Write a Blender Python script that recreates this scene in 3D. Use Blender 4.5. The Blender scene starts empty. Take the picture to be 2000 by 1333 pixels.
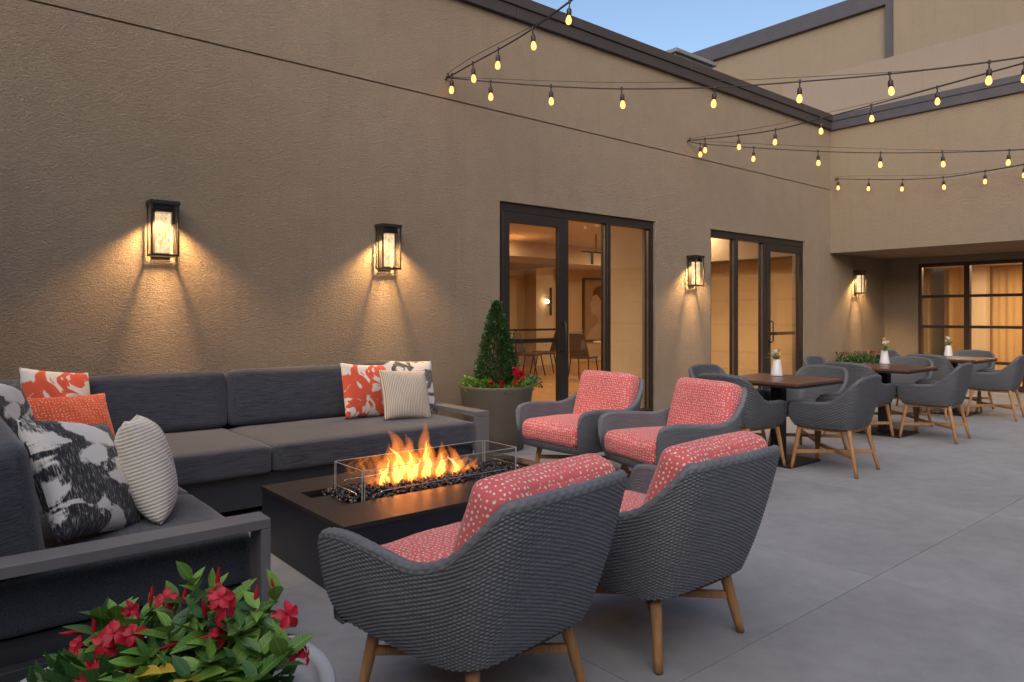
import bpy, bmesh, math, random
import numpy as np
from mathutils import Vector, Matrix
R = math.radians
random.seed(7); RNG = np.random.default_rng(11)
scene = bpy.context.scene
C = scene.collection

# ------------------------------------------------------------------ camera, sky, sun, exposure
EYE = 1.28
AX = math.atan2(1660, 1384.0)                 # angle between optical axis and the long wall
cam_d = bpy.data.cameras.new('camera'); cam = bpy.data.objects.new('camera', cam_d); C.objects.link(cam)
cam.location = (0, 0, EYE)
cam.rotation_euler = (R(90), 0, AX - R(90))
cam_d.sensor_width = 36; cam_d.lens = 1384.0 / 2000 * 36
cam_d.shift_y = -(666.5 - 618) / 2000
cam_d.clip_start = 0.05; cam_d.clip_end = 3000
scene.camera = cam

SUN_AZ = R(215)      # world direction towards the sun, measured from +X
SUN_EL = R(24)
world = bpy.data.worlds.new('World'); scene.world = world; world.use_nodes = True
wn = world.node_tree; wn.nodes.clear()
wo = wn.nodes.new('ShaderNodeOutputWorld'); wb = wn.nodes.new('ShaderNodeBackground'); sk = wn.nodes.new('ShaderNodeTexSky')
sk.sky_type = 'NISHITA'; sk.sun_disc = False; sk.sun_elevation = SUN_EL; sk.sun_rotation = R(90) - SUN_AZ
sk.altitude = 100; sk.air_density = 1.0; sk.dust_density = 2.6; sk.ozone_density = 1.3
wb.inputs['Strength'].default_value = 0.118
wn.links.new(sk.outputs[0], wb.inputs['Color']); wn.links.new(wb.outputs[0], wo.inputs['Surface'])
sd = bpy.data.lights.new('sun', 'SUN'); sd.energy = 1.0; sd.angle = R(70); sd.color = (1.0, 0.88, 0.74)
sun = bpy.data.objects.new('sun', sd); C.objects.link(sun)
sdir = Vector((math.cos(SUN_AZ) * math.cos(R(58)), math.sin(SUN_AZ) * math.cos(R(58)), math.sin(R(58))))
sun.rotation_euler = (-sdir).to_track_quat('-Z', 'Y').to_euler(); sun.location = (-6, -6, 14)
vs = scene.view_settings
vs.view_transform = 'Standard'; vs.look = 'None'; vs.exposure = 0.85; vs.gamma = 1.0; vs.use_curve_mapping = False
scene.render.engine = 'CYCLES'
cy = scene.cycles
cy.max_bounces = 8; cy.diffuse_bounces = 4; cy.glossy_bounces = 4; cy.transmission_bounces = 6
cy.transparent_max_bounces = 24; cy.volume_bounces = 0; cy.caustics_reflective = False; cy.caustics_refractive = False
cy.sample_clamp_indirect = 4.0; cy.use_denoising = True; cy.use_adaptive_sampling = True; cy.adaptive_threshold = 0.012
try: cy.denoiser = 'OPENIMAGEDENOISE'
except Exception: pass

# ------------------------------------------------------------------ node helpers
class NT:
    def __init__(s, name):
        s.m = bpy.data.materials.new(name); s.m.use_nodes = True; s.t = s.m.node_tree; s.t.nodes.clear()
        s.out = s.t.nodes.new('ShaderNodeOutputMaterial')
    def n(s, typ, **kw):
        x = s.t.nodes.new('ShaderNode' + typ)
        for k, v in kw.items():
            if k.startswith('i_'):
                key = k[2:]; key = int(key) if key.isdigit() else key.replace('_', ' ')
                s.set(x.inputs[key], v)
            else: setattr(x, k, v)
        return x
    def set(s, sock, v):
        if isinstance(v, bpy.types.NodeSocket): s.t.links.new(v, sock)
        elif isinstance(v, bpy.types.Node): s.t.links.new(v.outputs[0], sock)
        else: sock.default_value = v
    def math(s, op, a, b=0.0, c=0.0, clamp=False):
        x = s.n('Math', operation=op, use_clamp=clamp); s.set(x.inputs[0], a); s.set(x.inputs[1], b); s.set(x.inputs[2], c); return x.outputs[0]
    def coord(s, which='Object', scale=None, rot=None):
        o = s.n('TexCoord').outputs[which]
        if scale or rot:
            mp = s.n('Mapping'); s.set(mp.inputs[0], o)
            if scale: mp.inputs['Scale'].default_value = scale
            if rot: mp.inputs['Rotation'].default_value = rot
            o = mp.outputs[0]
        return o
    def noise(s, vec, scale, detail=3, rough=.55, dist=0.0):
        x = s.n('TexNoise'); s.set(x.inputs['Vector'], vec); x.inputs['Scale'].default_value = scale
        x.inputs['Detail'].default_value = detail; x.inputs['Roughness'].default_value = rough; x.inputs['Distortion'].default_value = dist
        return x.outputs['Fac']
    def voro(s, vec, scale, feature='F1', rand=1.0):
        x = s.n('TexVoronoi', feature=feature); s.set(x.inputs['Vector'], vec); x.inputs['Scale'].default_value = scale
        x.inputs['Randomness'].default_value = rand; return x
    def ramp(s, fac, stops, interp='LINEAR'):
        x = s.n('ValToRGB'); s.set(x.inputs[0], fac); cr = x.color_ramp; cr.interpolation = interp
        while len(cr.elements) < len(stops): cr.elements.new(.5)
        for e, (p, c) in zip(cr.elements, stops):
            e.position = p; e.color = (*c, 1) if len(c) == 3 else c
        return x.outputs[0]
    def mix(s, fac, a, b, typ='MIX'):
        x = s.n('Mix', data_type='RGBA', blend_type=typ); s.set(x.inputs[0], fac)
        for k, v in ((6, a), (7, b)): s.set(x.inputs[k], (*v, 1) if isinstance(v, tuple) and len(v) == 3 else v)
        return x.outputs[2]
    def bump(s, h, strength=.5, dist=.01):
        x = s.n('Bump'); s.set(x.inputs['Height'], h); x.inputs['Strength'].default_value = strength; x.inputs['Distance'].default_value = dist
        return x.outputs[0]
    def bsdf(s, color, rough=.6, metal=0.0, normal=None, spec=.5, **kw):
        x = s.n('BsdfPrincipled'); s.set(x.inputs['Base Color'], (*color, 1) if isinstance(color, tuple) and len(color) == 3 else color)
        s.set(x.inputs['Roughness'], rough); s.set(x.inputs['Metallic'], metal); x.inputs['Specular IOR Level'].default_value = spec
        if normal is not None: s.set(x.inputs['Normal'], normal)
        for k, v in kw.items(): s.set(x.inputs[k.replace('_', ' ')], v)
        s.t.links.new(x.outputs[0], s.out.inputs['Surface']); return x
M = {}

def build_materials():
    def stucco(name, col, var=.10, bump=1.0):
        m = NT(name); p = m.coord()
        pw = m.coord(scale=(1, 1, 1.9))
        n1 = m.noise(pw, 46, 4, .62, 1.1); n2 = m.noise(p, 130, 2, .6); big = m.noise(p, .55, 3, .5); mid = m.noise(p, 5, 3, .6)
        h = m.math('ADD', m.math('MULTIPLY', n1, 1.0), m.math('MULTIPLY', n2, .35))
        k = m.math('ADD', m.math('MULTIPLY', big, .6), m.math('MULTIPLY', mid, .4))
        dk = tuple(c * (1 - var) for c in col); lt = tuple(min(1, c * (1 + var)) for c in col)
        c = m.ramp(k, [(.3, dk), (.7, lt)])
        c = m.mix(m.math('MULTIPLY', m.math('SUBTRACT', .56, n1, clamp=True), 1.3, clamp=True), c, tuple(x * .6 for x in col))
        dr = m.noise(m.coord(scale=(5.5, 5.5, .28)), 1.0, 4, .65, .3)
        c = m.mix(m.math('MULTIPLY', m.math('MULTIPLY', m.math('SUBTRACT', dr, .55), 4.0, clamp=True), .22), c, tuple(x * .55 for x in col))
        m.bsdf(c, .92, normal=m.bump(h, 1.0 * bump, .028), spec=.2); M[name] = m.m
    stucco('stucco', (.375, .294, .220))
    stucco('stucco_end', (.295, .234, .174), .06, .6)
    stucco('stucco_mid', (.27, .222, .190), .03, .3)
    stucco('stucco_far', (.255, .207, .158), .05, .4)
    # concrete paving
    m = NT('paving'); p = m.coord('Object')
    a = m.noise(p, .9, 5, .62, .4); b = m.noise(p, 9, 4, .6); f = m.noise(p, 220, 2, .6)
    k = m.math('ADD', m.math('MULTIPLY', a, .55), m.math('ADD', m.math('MULTIPLY', b, .3), m.math('MULTIPLY', f, .15)))
    c = m.ramp(k, [(.30, (.188, .191, .205)), (.5, (.258, .262, .282)), (.70, (.320, .326, .348))])
    stn = m.noise(p, 2.6, 5, .7, 1.6); scf = m.noise(m.coord(scale=(3, 14, 1), rot=(0, 0, .7)), 2.4, 4, .7, .5)
    c = m.mix(m.math('MULTIPLY', m.math('MULTIPLY', m.math('SUBTRACT', stn, .56), 5.0, clamp=True), .20), c, (.12, .115, .115))
    c = m.mix(m.math('MULTIPLY', m.math('MULTIPLY', m.math('SUBTRACT', scf, .60), 8.0, clamp=True), .13), c, (.42, .42, .43))
    m.bsdf(c, m.math('ADD', .50, m.math('MULTIPLY', stn, .35)), normal=m.bump(m.math('ADD', f, m.math('MULTIPLY', b, .6)), .22, .004), spec=.35); M['paving'] = m.m
    m = NT('joint_grout'); m.bsdf((.22, .215, .215), .9); M['grout'] = m.m
    m = NT('ground'); p = m.coord(); m.bsdf(m.ramp(m.noise(p, .3, 4), [(.3, (.12, .12, .115)), (.7, (.2, .195, .185))]), .9); M['ground'] = m.m
    # metals / paints
    def paint(name, col, rough=.45, metal=.0, var=.12, bscale=260, bs=.05):
        m = NT(name); p = m.coord(); k = m.noise(p, 3.5, 4, .6); f = m.noise(p, bscale, 2)
        c = m.ramp(k, [(.3, tuple(x * (1 - var) for x in col)), (.7, tuple(x * (1 + var) for x in col))])
        m.bsdf(c, m.math('ADD', rough - .06, m.math('MULTIPLY', k, .14)), metal, m.bump(f, bs, .002)); M[name] = m.m
    paint('coping', (.045, .036, .036), .5)
    paint('coping_blue', (.060, .054, .066), .45)
    paint('bronze', (.022, .017, .016), .42)
    paint('bronze_edge', (.16, .125, .105), .35, .6)
    paint('window_frame', (.05, .028, .022), .45)
    paint('lantern_black', (.020, .017, .015), .42)
    paint('sofa_frame', (.150, .145, .154), .48)
    paint('sofa_base', (.030, .031, .038), .5)
    paint('fire_side', (.014, .015, .024), .42)
    paint('fire_top', (.046, .036, .034), .33, .35)
    paint('pan_black', (.012, .011, .011), .5)
    paint('roof_unit', (.22, .23, .24), .5, .3)
    paint('table_metal', (.014, .015, .02), .45)
    paint('planter_taupe', (.100, .085, .066), .62, 0, .12, 90, .15)
    paint('planter_grey', (.42, .42, .46), .6, 0, .10, 120, .2)
    paint('planter_dark', (.05, .05, .055), .6)
    paint('cord', (.018, .014, .013), .55)
    paint('bulb_socket', (.020, .015, .013), .5)
    paint('ceramic', (.72, .72, .74), .3, 0, .03)
    m = NT('chrome'); m.bsdf((.75, .70, .65), .18, 1.0); M['chrome'] = m.m
    # soil / rocks
    m = NT('soil'); p = m.coord(); v = m.noise(p, 120, 3); m.bsdf(m.ramp(v, [(.35, (.012, .009, .007)), (.55, (.05, .035, .025)), (.75, (.22, .18, .14))]), .95, normal=m.bump(v, 1, .02)); M['soil'] = m.m
    m = NT('lava'); p = m.coord(); v = m.noise(p, 40, 3); m.bsdf(m.ramp(v, [(.35, (.008, .008, .010)), (.7, (.035, .034, .042))]), .22, normal=m.bump(m.noise(p, 150), .4, .004), spec=.7); M['lava'] = m.m
    # wicker
    def wicker(name, col):
        m = NT(name); uv = m.coord('UV', scale=(1, 1, 1)); p = m.coord()
        k = m.noise(m.coord('UV', scale=(6, 90, 1)), 1.0, 3, .6); f = m.noise(m.coord('UV', scale=(150, 900, 1)), 1.0, 2)
        c = m.ramp(m.math('ADD', m.math('MULTIPLY', k, .7), m.math('MULTIPLY', f, .3)), [(.3, tuple(x * .72 for x in col)), (.7, tuple(x * 1.28 for x in col))])
        m.bsdf(c, .52, normal=m.bump(f, .25, .001), spec=.4); M[name] = m.m
    wicker('wicker', (.138, .146, .168)); wicker('wicker_dining', (.088, .093, .106))
    m = NT('wicker_strip'); u = m.coord('UV'); 
    ch = m.n('TexWave', wave_type='BANDS', bands_direction='X'); m.set(ch.inputs['Vector'], m.coord('UV', scale=(1, 1, 1))); ch.inputs['Scale'].default_value = 20; ch.inputs['Distortion'].default_value = .6
    ch2 = m.n('TexWave', wave_type='BANDS', bands_direction='Y'); m.set(ch2.inputs['Vector'], m.coord('UV')); ch2.inputs['Scale'].default_value = 28; ch2.inputs['Distortion'].default_value = .4
    hh = m.math('MULTIPLY', ch.outputs['Fac'], ch2.outputs['Fac'])
    m.bsdf(m.ramp(hh, [(.0, (.06, .064, .074)), (.6, (.135, .14, .158))]), .55, normal=m.bump(hh, .8, .006)); M['wicker_strip'] = m.m
    # teak
    def wood(name, a, b, sc=(60, 60, 3), rough=.5):
        m = NT(name); p = m.coord(scale=sc); k = m.noise(p, 1.0, 4, .6, .8); f = m.noise(m.coord(scale=tuple(x * 6 for x in sc)), 1.0, 2)
        c = m.ramp(m.math('ADD', m.math('MULTIPLY', k, .75), m.math('MULTIPLY', f, .25)), [(.28, a), (.72, b)])
        m.bsdf(c, rough, normal=m.bump(f, .15, .002), spec=.35); M[name] = m.m
    wood('teak', (.27, .125, .05), (.47, .26, .125))
    wood('table_top', (.075, .036, .026), (.17, .085, .06), (4, 55, 30), .34)
    wood('oak_floor', (.34, .17, .06), (.50, .28, .11), (3, 26, 10), .35)
    # upholstery
    def fabric(name, base, lite, sc, rough=.9):
        m = NT(name); p = m.coord(scale=sc); k = m.noise(p, 1.0, 3, .65); big = m.noise(m.coord(), 2.2, 3); f = m.noise(m.coord(), 700, 1)
        t = m.math('ADD', m.math('MULTIPLY', k, .72), m.math('ADD', m.math('MULTIPLY', f, .18), m.math('MULTIPLY', big, .10)))
        c = m.ramp(t, [(.34, base), (.66, lite)])
        hh = m.math('ADD', k, m.math('MULTIPLY', m.noise(m.coord(), 9, 2), 2.0))
        m.bsdf(c, rough, normal=m.bump(hh, .4, .004), spec=.25, Sheen_Weight=.25); M[name] = m.m
    fabric('upholstery', (.020, .023, .032), (.092, .097, .120), (9, 260, 260))
    fabric('upholstery_left', (.020, .023, .032), (.092, .097, .118), (260, 9, 260))
    fabric('seat_pad', (.035, .038, .045), (.08, .082, .092), (200, 200, 200))
    # coral fabric with hand-painted dots
    def dots(name, base, dot, scale, thr):
        m = NT(name); p = m.coord(); uv = m.coord('UV')
        nv = m.n('TexNoise'); m.set(nv.inputs['Vector'], uv); nv.inputs['Scale'].default_value = 60
        ad = m.n('VectorMath', operation='MULTIPLY_ADD'); m.set(ad.inputs[0], nv.outputs['Color']); ad.inputs[1].default_value = (.009, .009, 0); m.set(ad.inputs[2], uv)
        v = m.n('TexVoronoi', feature='F1', voronoi_dimensions='2D'); m.set(v.inputs['Vector'], ad.outputs[0]); v.inputs['Scale'].default_value = scale; v.inputs['Randomness'].default_value = .5
        r = m.n('SeparateColor'); m.set(r.inputs[0], v.outputs['Color'])
        t = m.math('MULTIPLY_ADD', r.outputs[0], .10, thr)
        k = m.math('MULTIPLY', m.math('SUBTRACT', t, v.outputs['Distance']), 12.0, clamp=True)
        big = m.noise(p, 4, 3)
        b = m.ramp(big, [(.3, tuple(x * .92 for x in base)), (.7, tuple(min(1, x * 1.08) for x in base))])
        sh = m.math('MULTIPLY', m.math('SUBTRACT', m.math('ADD', t, .07), v.outputs['Distance']), 12.0, clamp=True)
        c = m.mix(m.math('MULTIPLY', sh, .4), b, tuple(x * .45 for x in base)); c = m.mix(k, c, dot)
        f = m.noise(p, 600, 1)
        m.bsdf(c, .88, normal=m.bump(m.math('ADD', m.math('MULTIPLY', f, .35), m.noise(p, 14, 2)), .35, .005), spec=.2, Sheen_Weight=.2); M[name] = m.m
    dots('coral_dots', (.66, .130, .135), (.76, .66, .60), 52, .195)
    dots('orange_dots', (.66, .095, .040), (.74, .46, .30), 24, .17)
    # pillow prints
    m = NT('coral_brush'); uv = m.coord('UV'); n = m.noise(m.coord('UV', scale=(1.35, 1.0, 1)), 2.3, 2, .45, 1.6); f = m.noise(m.coord('UV', scale=(60, 12, 1)), 1, 3)
    k = m.math('MULTIPLY', m.math('SUBTRACT', m.math('ADD', n, m.math('MULTIPLY', f, .07)), .515), 40, clamp=True)
    m.bsdf(m.mix(k, (.66, .10, .05), (.70, .66, .61)), .9, normal=m.bump(m.noise(m.coord(), 600, 1), .3, .002), spec=.2, Sheen_Weight=.2); M['coral_brush'] = m.m
    m = NT('black_brush'); n = m.noise(m.coord('UV', scale=(1.2, 1.5, 1)), 2.4, 4, .5, .7); f = m.noise(m.coord('UV', scale=(90, 13, 1)), 1, 3, .6)
    k = m.math('MULTIPLY', m.math('SUBTRACT', .535, m.math('ADD', m.math('MULTIPLY', n, .93), m.math('MULTIPLY', f, .10))), 30, clamp=True)
    ink = m.ramp(f, [(.40, (.018, .018, .022)), (.56, (.05, .05, .058)), (.66, (.34, .33, .34))])
    m.bsdf(m.mix(k, (.68, .65, .62), ink), .9, normal=m.bump(m.noise(m.coord(), 600, 1), .3, .002), spec=.2, Sheen_Weight=.2); M['black_brush'] = m.m
    m = NT('brown_brush'); n = m.noise(m.coord('UV', scale=(1.0, 1.9, 1)), 2.9, 4, .5, .7); f = m.noise(m.coord('UV', scale=(14, 80, 1)), 1, 3, .6)
    k = m.math('MULTIPLY', m.math('SUBTRACT', .50, m.math('ADD', m.math('MULTIPLY', n, .93), m.math('MULTIPLY', f, .08))), 30, clamp=True)
    m.bsdf(m.mix(k, (.68, .64, .60), m.ramp(f, [(.4, (.055, .048, .045)), (.66, (.24, .21, .19))])), .9, spec=.2, Sheen_Weight=.2); M['brown_brush'] = m.m
    m = NT('ribbed_beige'); w = m.n('TexWave', wave_type='BANDS', bands_direction='X'); m.set(w.inputs['Vector'], m.coord('UV')); w.inputs['Scale'].default_value = 9.5; w.inputs['Distortion'].default_value = .35; w.inputs['Detail'].default_value = 1
    m.bsdf(m.ramp(w.outputs['Fac'], [(.0, (.30, .20, .115)), (.45, (.60, .53, .44)), (1, (.66, .60, .52))]), .9, normal=m.bump(w.outputs['Fac'], .6, .006), spec=.2, Sheen_Weight=.2); M['ribbed_beige'] = m.m
    m = NT('ribbed_cross'); w = m.n('TexWave', wave_type='BANDS', bands_direction='Y'); m.set(w.inputs['Vector'], m.coord('UV')); w.inputs['Scale'].default_value = 9.5; w.inputs['Distortion'].default_value = .35; w.inputs['Detail'].default_value = 1
    m.bsdf(m.ramp(w.outputs['Fac'], [(.0, (.60, .52, .42)), (.45, (.70, .65, .57)), (1, (.74, .70, .63))]), .9, normal=m.bump(w.outputs['Fac'], .35, .005), spec=.2, Sheen_Weight=.2); M['ribbed_cross'] = m.m
    m = NT('thread'); m.bsdf((.45, .36, .25), .9); M['thread'] = m.m
    # glass: clear, mirror share from the Fresnel law of glass
    def glass(name, tint, extra=.0, rough=.0):
        m = NT(name); fr = m.n('Fresnel'); bf = m.n('NewGeometry').outputs['Backfacing']; m.set(fr.inputs['IOR'], m.math('MULTIPLY_ADD', bf, 1 / 1.45 - 1.45, 1.45))
        tr = m.n('BsdfTransparent'); tr.inputs[0].default_value = (*tint, 1); gl = m.n('BsdfGlossy'); gl.inputs['Roughness'].default_value = rough; gl.inputs[0].default_value = (1, 1, 1, 1)
        mx = m.n('MixShader'); m.set(mx.inputs[0], m.math('ADD', fr.outputs[0], extra, clamp=True)); m.set(mx.inputs[1], tr.outputs[0]); m.set(mx.inputs[2], gl.outputs[0])
        m.t.links.new(mx.outputs[0], m.out.inputs['Surface']); M[name] = m.m
    glass('glass', (.93, .94, .92), .0); glass('glass_thin', (.97, .98, .98), .0, .01); mm = NT('glass_edge'); mm.bsdf((.46, .47, .44), .15, spec=.8); M['glass_edge'] = mm.m
    # emitters
    def emit(name, col, st):
        m = NT(name); e = m.n('Emission'); e.inputs[0].default_value = (*col, 1); e.inputs[1].default_value = st
        m.t.links.new(e.outputs[0], m.out.inputs['Surface']); M[name] = m.m
    emit('bulb_glow', (1.0, .35, .085), 2.5)
    emit('downlight', (1.0, .68, .40), 100.0)
    emit('sconce_glow', (1.0, .66, .36), 9.0)
    m = NT('lantern_tube'); f = m.noise(m.coord(scale=(1, 1, .5)), 55, 2); e = m.n('Emission'); e.inputs[0].default_value = (1, .72, .42, 1)
    m.set(e.inputs[1], m.math('MULTIPLY_ADD', m.math('POWER', f, 1.6), .62, .0)); tr = m.n('BsdfTransparent'); tr.inputs[0].default_value = (.82, .80, .76, 1)
    ad = m.n('AddShader'); m.set(ad.inputs[0], e.outputs[0]); m.set(ad.inputs[1], tr.outputs[0]); m.t.links.new(ad.outputs[0], m.out.inputs['Surface']); M['lantern_tube'] = m.m
    m = NT('flame_outer'); e = m.n('Emission'); e.inputs[0].default_value = (1.0, .24, .028, 1); e.inputs[1].default_value = 6.5
    m.t.links.new(e.outputs[0], m.out.inputs['Volume']); M['flame_outer'] = m.m
    m = NT('flame_core'); e = m.n('Emission'); e.inputs[0].default_value = (1.0, .28, .05, 1); e.inputs[1].default_value = .7
    ad = m.n('AddShader'); m.set(ad.inputs[0], e.outputs[0]); m.set(ad.inputs[1], m.n('BsdfTransparent').outputs[0]); m.t.links.new(ad.outputs[0], m.out.inputs['Surface']); M['flame_core'] = m.m
    # plants
    def leaf(name, a, b, back, rough=.38):
        m = NT(name); oi = m.n('ObjectInfo'); p = m.coord(); k = m.noise(p, 9, 3)
        r = m.math('ADD', m.math('MULTIPLY', oi.outputs['Random'], .55), m.math('MULTIPLY', k, .45))
        c = m.ramp(r, [(.2, a), (.75, b)])
        if name.startswith('leaf'):
            sx = m.n('SeparateXYZ'); m.set(sx.inputs[0], p); ax_ = m.math('ABSOLUTE', sx.outputs[0])
            rib = m.math('SUBTRACT', 1.0, m.math('MULTIPLY', ax_, 520.0), clamp=True)
            vein = m.math('POWER', m.math('ABSOLUTE', m.math('SINE', m.math('MULTIPLY', m.math('SUBTRACT', sx.outputs[1], m.math('MULTIPLY', ax_, .9)), 330.0))), 14.0)
            c = m.mix(m.math('MAXIMUM', m.math('MULTIPLY', rib, .55), m.math('MULTIPLY', vein, .22)), c, tuple(min(1, q * 1.7 + .05) for q in b))
        x = m.bsdf(c, rough, spec=.5); 
        tl = m.n('BsdfTranslucent'); m.set(tl.inputs[0], m.mix(.5, c, back))
        mx = m.n('MixShader'); mx.inputs[0].default_value = .22; m.set(mx.inputs[1], x.outputs[0]); m.set(mx.inputs[2], tl.outputs[0])
        m.t.links.new(mx.outputs[0], m.out.inputs['Surface']); M[name] = m.m
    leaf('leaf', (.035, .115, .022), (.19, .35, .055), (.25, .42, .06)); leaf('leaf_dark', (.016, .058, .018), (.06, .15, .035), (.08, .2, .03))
    leaf('leaf_yellow', (.55, .36, .03), (.62, .45, .06), (.6, .4, .05))
    leaf('boxwood', (.020, .062, .018), (.080, .175, .042), (.07, .16, .03), .42)
    leaf('petal_red', (.42, .006, .022), (.72, .020, .055), (.7, .03, .06), .5); leaf('petal_pink', (.36, .13, .12), (.46, .24, .20), (.6, .2, .2), .6)
    leaf('petal_white', (.70, .66, .58), (.80, .78, .72), (.7, .7, .6), .5); leaf('petal_orange', (.74, .36, .12), (.82, .52, .22), (.7, .4, .1), .5)
    leaf('stem', (.10, .13, .03), (.22, .22, .07), (.2, .25, .05), .5)
    m = NT('bark'); p = m.coord(scale=(30, 30, 5)); v = m.noise(p, 1, 4); m.bsdf(m.ramp(v, [(.3, (.05, .035, .022)), (.7, (.16, .115, .075))]), .9, normal=m.bump(v, .6, .01)); M['bark'] = m.m
    # interior
    def plain(name, col, rough=.8, var=.05):
        m = NT(name); p = m.coord(); k = m.noise(p, 2.2, 3); m.bsdf(m.ramp(k, [(.3, tuple(c * (1 - var) for c in col)), (.7, tuple(min(1, c * (1 + var)) for c in col))]), rough); M[name] = m.m
    plain('room_wall', (.60, .47, .31)); plain('room_ceiling', (.68, .56, .41)); plain('room_trim', (.64, .53, .39)); plain('room_dark_wall', (.30, .19, .10))
    plain('curtain', (.58, .40, .20)); plain('linen', (.62, .54, .42)); plain('chair_leather', (.085, .055, .038), .5); plain('chair_metal', (.02, .016, .014), .4)
    plain('canvas', (.36, .25, .15), .8, .14); plain('paint_skin', (.52, .38, .26), .8, .1); plain('paint_hair', (.14, .085, .05), .8, .15); plain('paint_cloth', (.50, .38, .26), .8, .12); plain('frame_wood', (.10, .06, .035), .5)
build_materials()

# ------------------------------------------------------------------ mesh helpers
class MB:
    def __init__(s): s.v = []; s.f = []; s.uv = {}
    def add(s, verts, faces):
        b = len(s.v); s.v.extend([tuple(map(float, p)) for p in verts]); s.f.extend([tuple(i + b for i in f) for f in faces]); return b
    def box(s, x0, x1, y0, y1, z0, z1):
        s.add([(x0, y0, z0), (x1, y0, z0), (x1, y1, z0), (x0, y1, z0), (x0, y0, z1), (x1, y0, z1), (x1, y1, z1), (x0, y1, z1)],
              [(0, 3, 2, 1), (4, 5, 6, 7), (0, 1, 5, 4), (1, 2, 6, 5), (2, 3, 7, 6), (3, 0, 4, 7)])
    def tube(s, pts, rad, n=8, cap=True, flat=1.0):
        pts = [Vector(p) for p in pts]; rad = rad if hasattr(rad, '__len__') else [rad] * len(pts)
        rings = []; prev = None
        for i, p in enumerate(pts):
            t = (pts[min(i + 1, len(pts) - 1)] - pts[max(i - 1, 0)])
            t = t.normalized() if t.length > 1e-9 else Vector((0, 0, 1))
            if prev is None:
                a = Vector((1, 0, 0)) if abs(t.x) < .9 else Vector((0, 1, 0)); u = (a - t * a.dot(t)).normalized()
            else: u = (prev - t * prev.dot(t)).normalized()
            prev = u; w = t.cross(u)
            rings.append([p + (u * math.cos(2 * math.pi * k / n) + w * math.sin(2 * math.pi * k / n) * flat) * rad[i] for k in range(n)])
        vs_ = [q for r in rings for q in r]; fs = []
        for i in range(len(rings) - 1):
            for k in range(n):
                fs.append((i * n + k, i * n + (k + 1) % n, (i + 1) * n + (k + 1) % n, (i + 1) * n + k))
        if cap: fs.append(tuple(range(n - 1, -1, -1))); fs.append(tuple(range((len(rings) - 1) * n, len(rings) * n)))
        s.add(vs_, fs)
    def lathe(s, prof, n=48, cx=0, cy=0):
        vs_ = []; fs = []
        for r, z in prof:
            for k in range(n): a = 2 * math.pi * k / n; vs_.append((cx + r * math.cos(a), cy + r * math.sin(a), z))
        for i in range(len(prof) - 1):
            for k in range(n): fs.append((i * n + k, i * n + (k + 1) % n, (i + 1) * n + (k + 1) % n, (i + 1) * n + k))
        s.add(vs_, fs)
    def prism(s, poly, z0, z1):
        n = len(poly); s.add([(x, y, z0) for x, y in poly] + [(x, y, z1) for x, y in poly],
              [tuple(range(n - 1, -1, -1)), tuple(range(n, 2 * n))] + [(k, (k + 1) % n, n + (k + 1) % n, n + k) for k in range(n)])
    def mesh(s, name, smooth=False, bevel=0, seg=2):
        me = bpy.data.meshes.new(name); me.from_pydata(s.v, [], s.f); me.update()
        if bevel:
            bm = bmesh.new(); bm.from_mesh(me); bmesh.ops.remove_doubles(bm, verts=bm.verts, dist=1e-5)
            ed = [e for e in bm.edges if len(e.link_faces) == 2 and e.calc_face_angle(0) > .5]
            bmesh.ops.bevel(bm, geom=ed, offset=bevel, segments=seg, affect='EDGES', profile=.5); bm.to_mesh(me); bm.free()
        if smooth: me.shade_smooth()
        return me
def link(name, me, mat=None, parent=None, loc=None, rot=None):
    o = bpy.data.objects.new(name, me); C.objects.link(o)
    if mat is not None and me is not None and len(me.materials) == 0: me.materials.append(M[mat] if isinstance(mat, str) else mat)
    if parent is not None: o.parent = parent
    if loc is not None: o.location = loc
    if rot is not None: o.rotation_euler = rot
    return o
def part(name, mb, mat, parent=None, smooth=False, bevel=0, seg=2, **k): return link(name, mb.mesh(name, smooth, bevel, seg), mat, parent, **k)
def boxp(name, dims, mat, parent=None, bevel=0, seg=2):
    b = MB(); b.box(*dims); return part(name, b, mat, parent, bevel=bevel, seg=seg)
def tag(o, label, cat, group=None):
    o['label'] = label; o['category'] = cat
    if group: o['group'] = group
    return o
def thing(name, label, cat, loc=(0, 0, 0), rz=0, group=None):
    o = bpy.data.objects.new(name, None); C.objects.link(o); o.location = loc; o.rotation_euler = (0, 0, rz); o.empty_display_size = .1
    return tag(o, label, cat, group)
def struct(o): o['kind'] = 'structure'; return o
def stuff(o): o['kind'] = 'stuff'; return o
def copy_tree(o, parent=None):
    c = o.copy(); C.objects.link(c); c.parent = parent
    for ch in [x for x in bpy.data.objects if x.parent == o]: copy_tree(ch, c)
    return c
def catmull(P, n):
    P = np.asarray(P, float); m = len(P); t = np.linspace(0, m - 1, n); i = np.clip(t.astype(int), 0, m - 2); f = (t - i)[:, None]
    p0 = P[np.clip(i - 1, 0, m - 1)]; p1 = P[i]; p2 = P[i + 1]; p3 = P[np.clip(i + 2, 0, m - 1)]
    return .5 * ((2 * p1) + (-p0 + p2) * f + (2 * p0 - 5 * p1 + 4 * p2 - p3) * f ** 2 + (-p0 + 3 * p1 - 3 * p2 + p3) * f ** 3)
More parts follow.
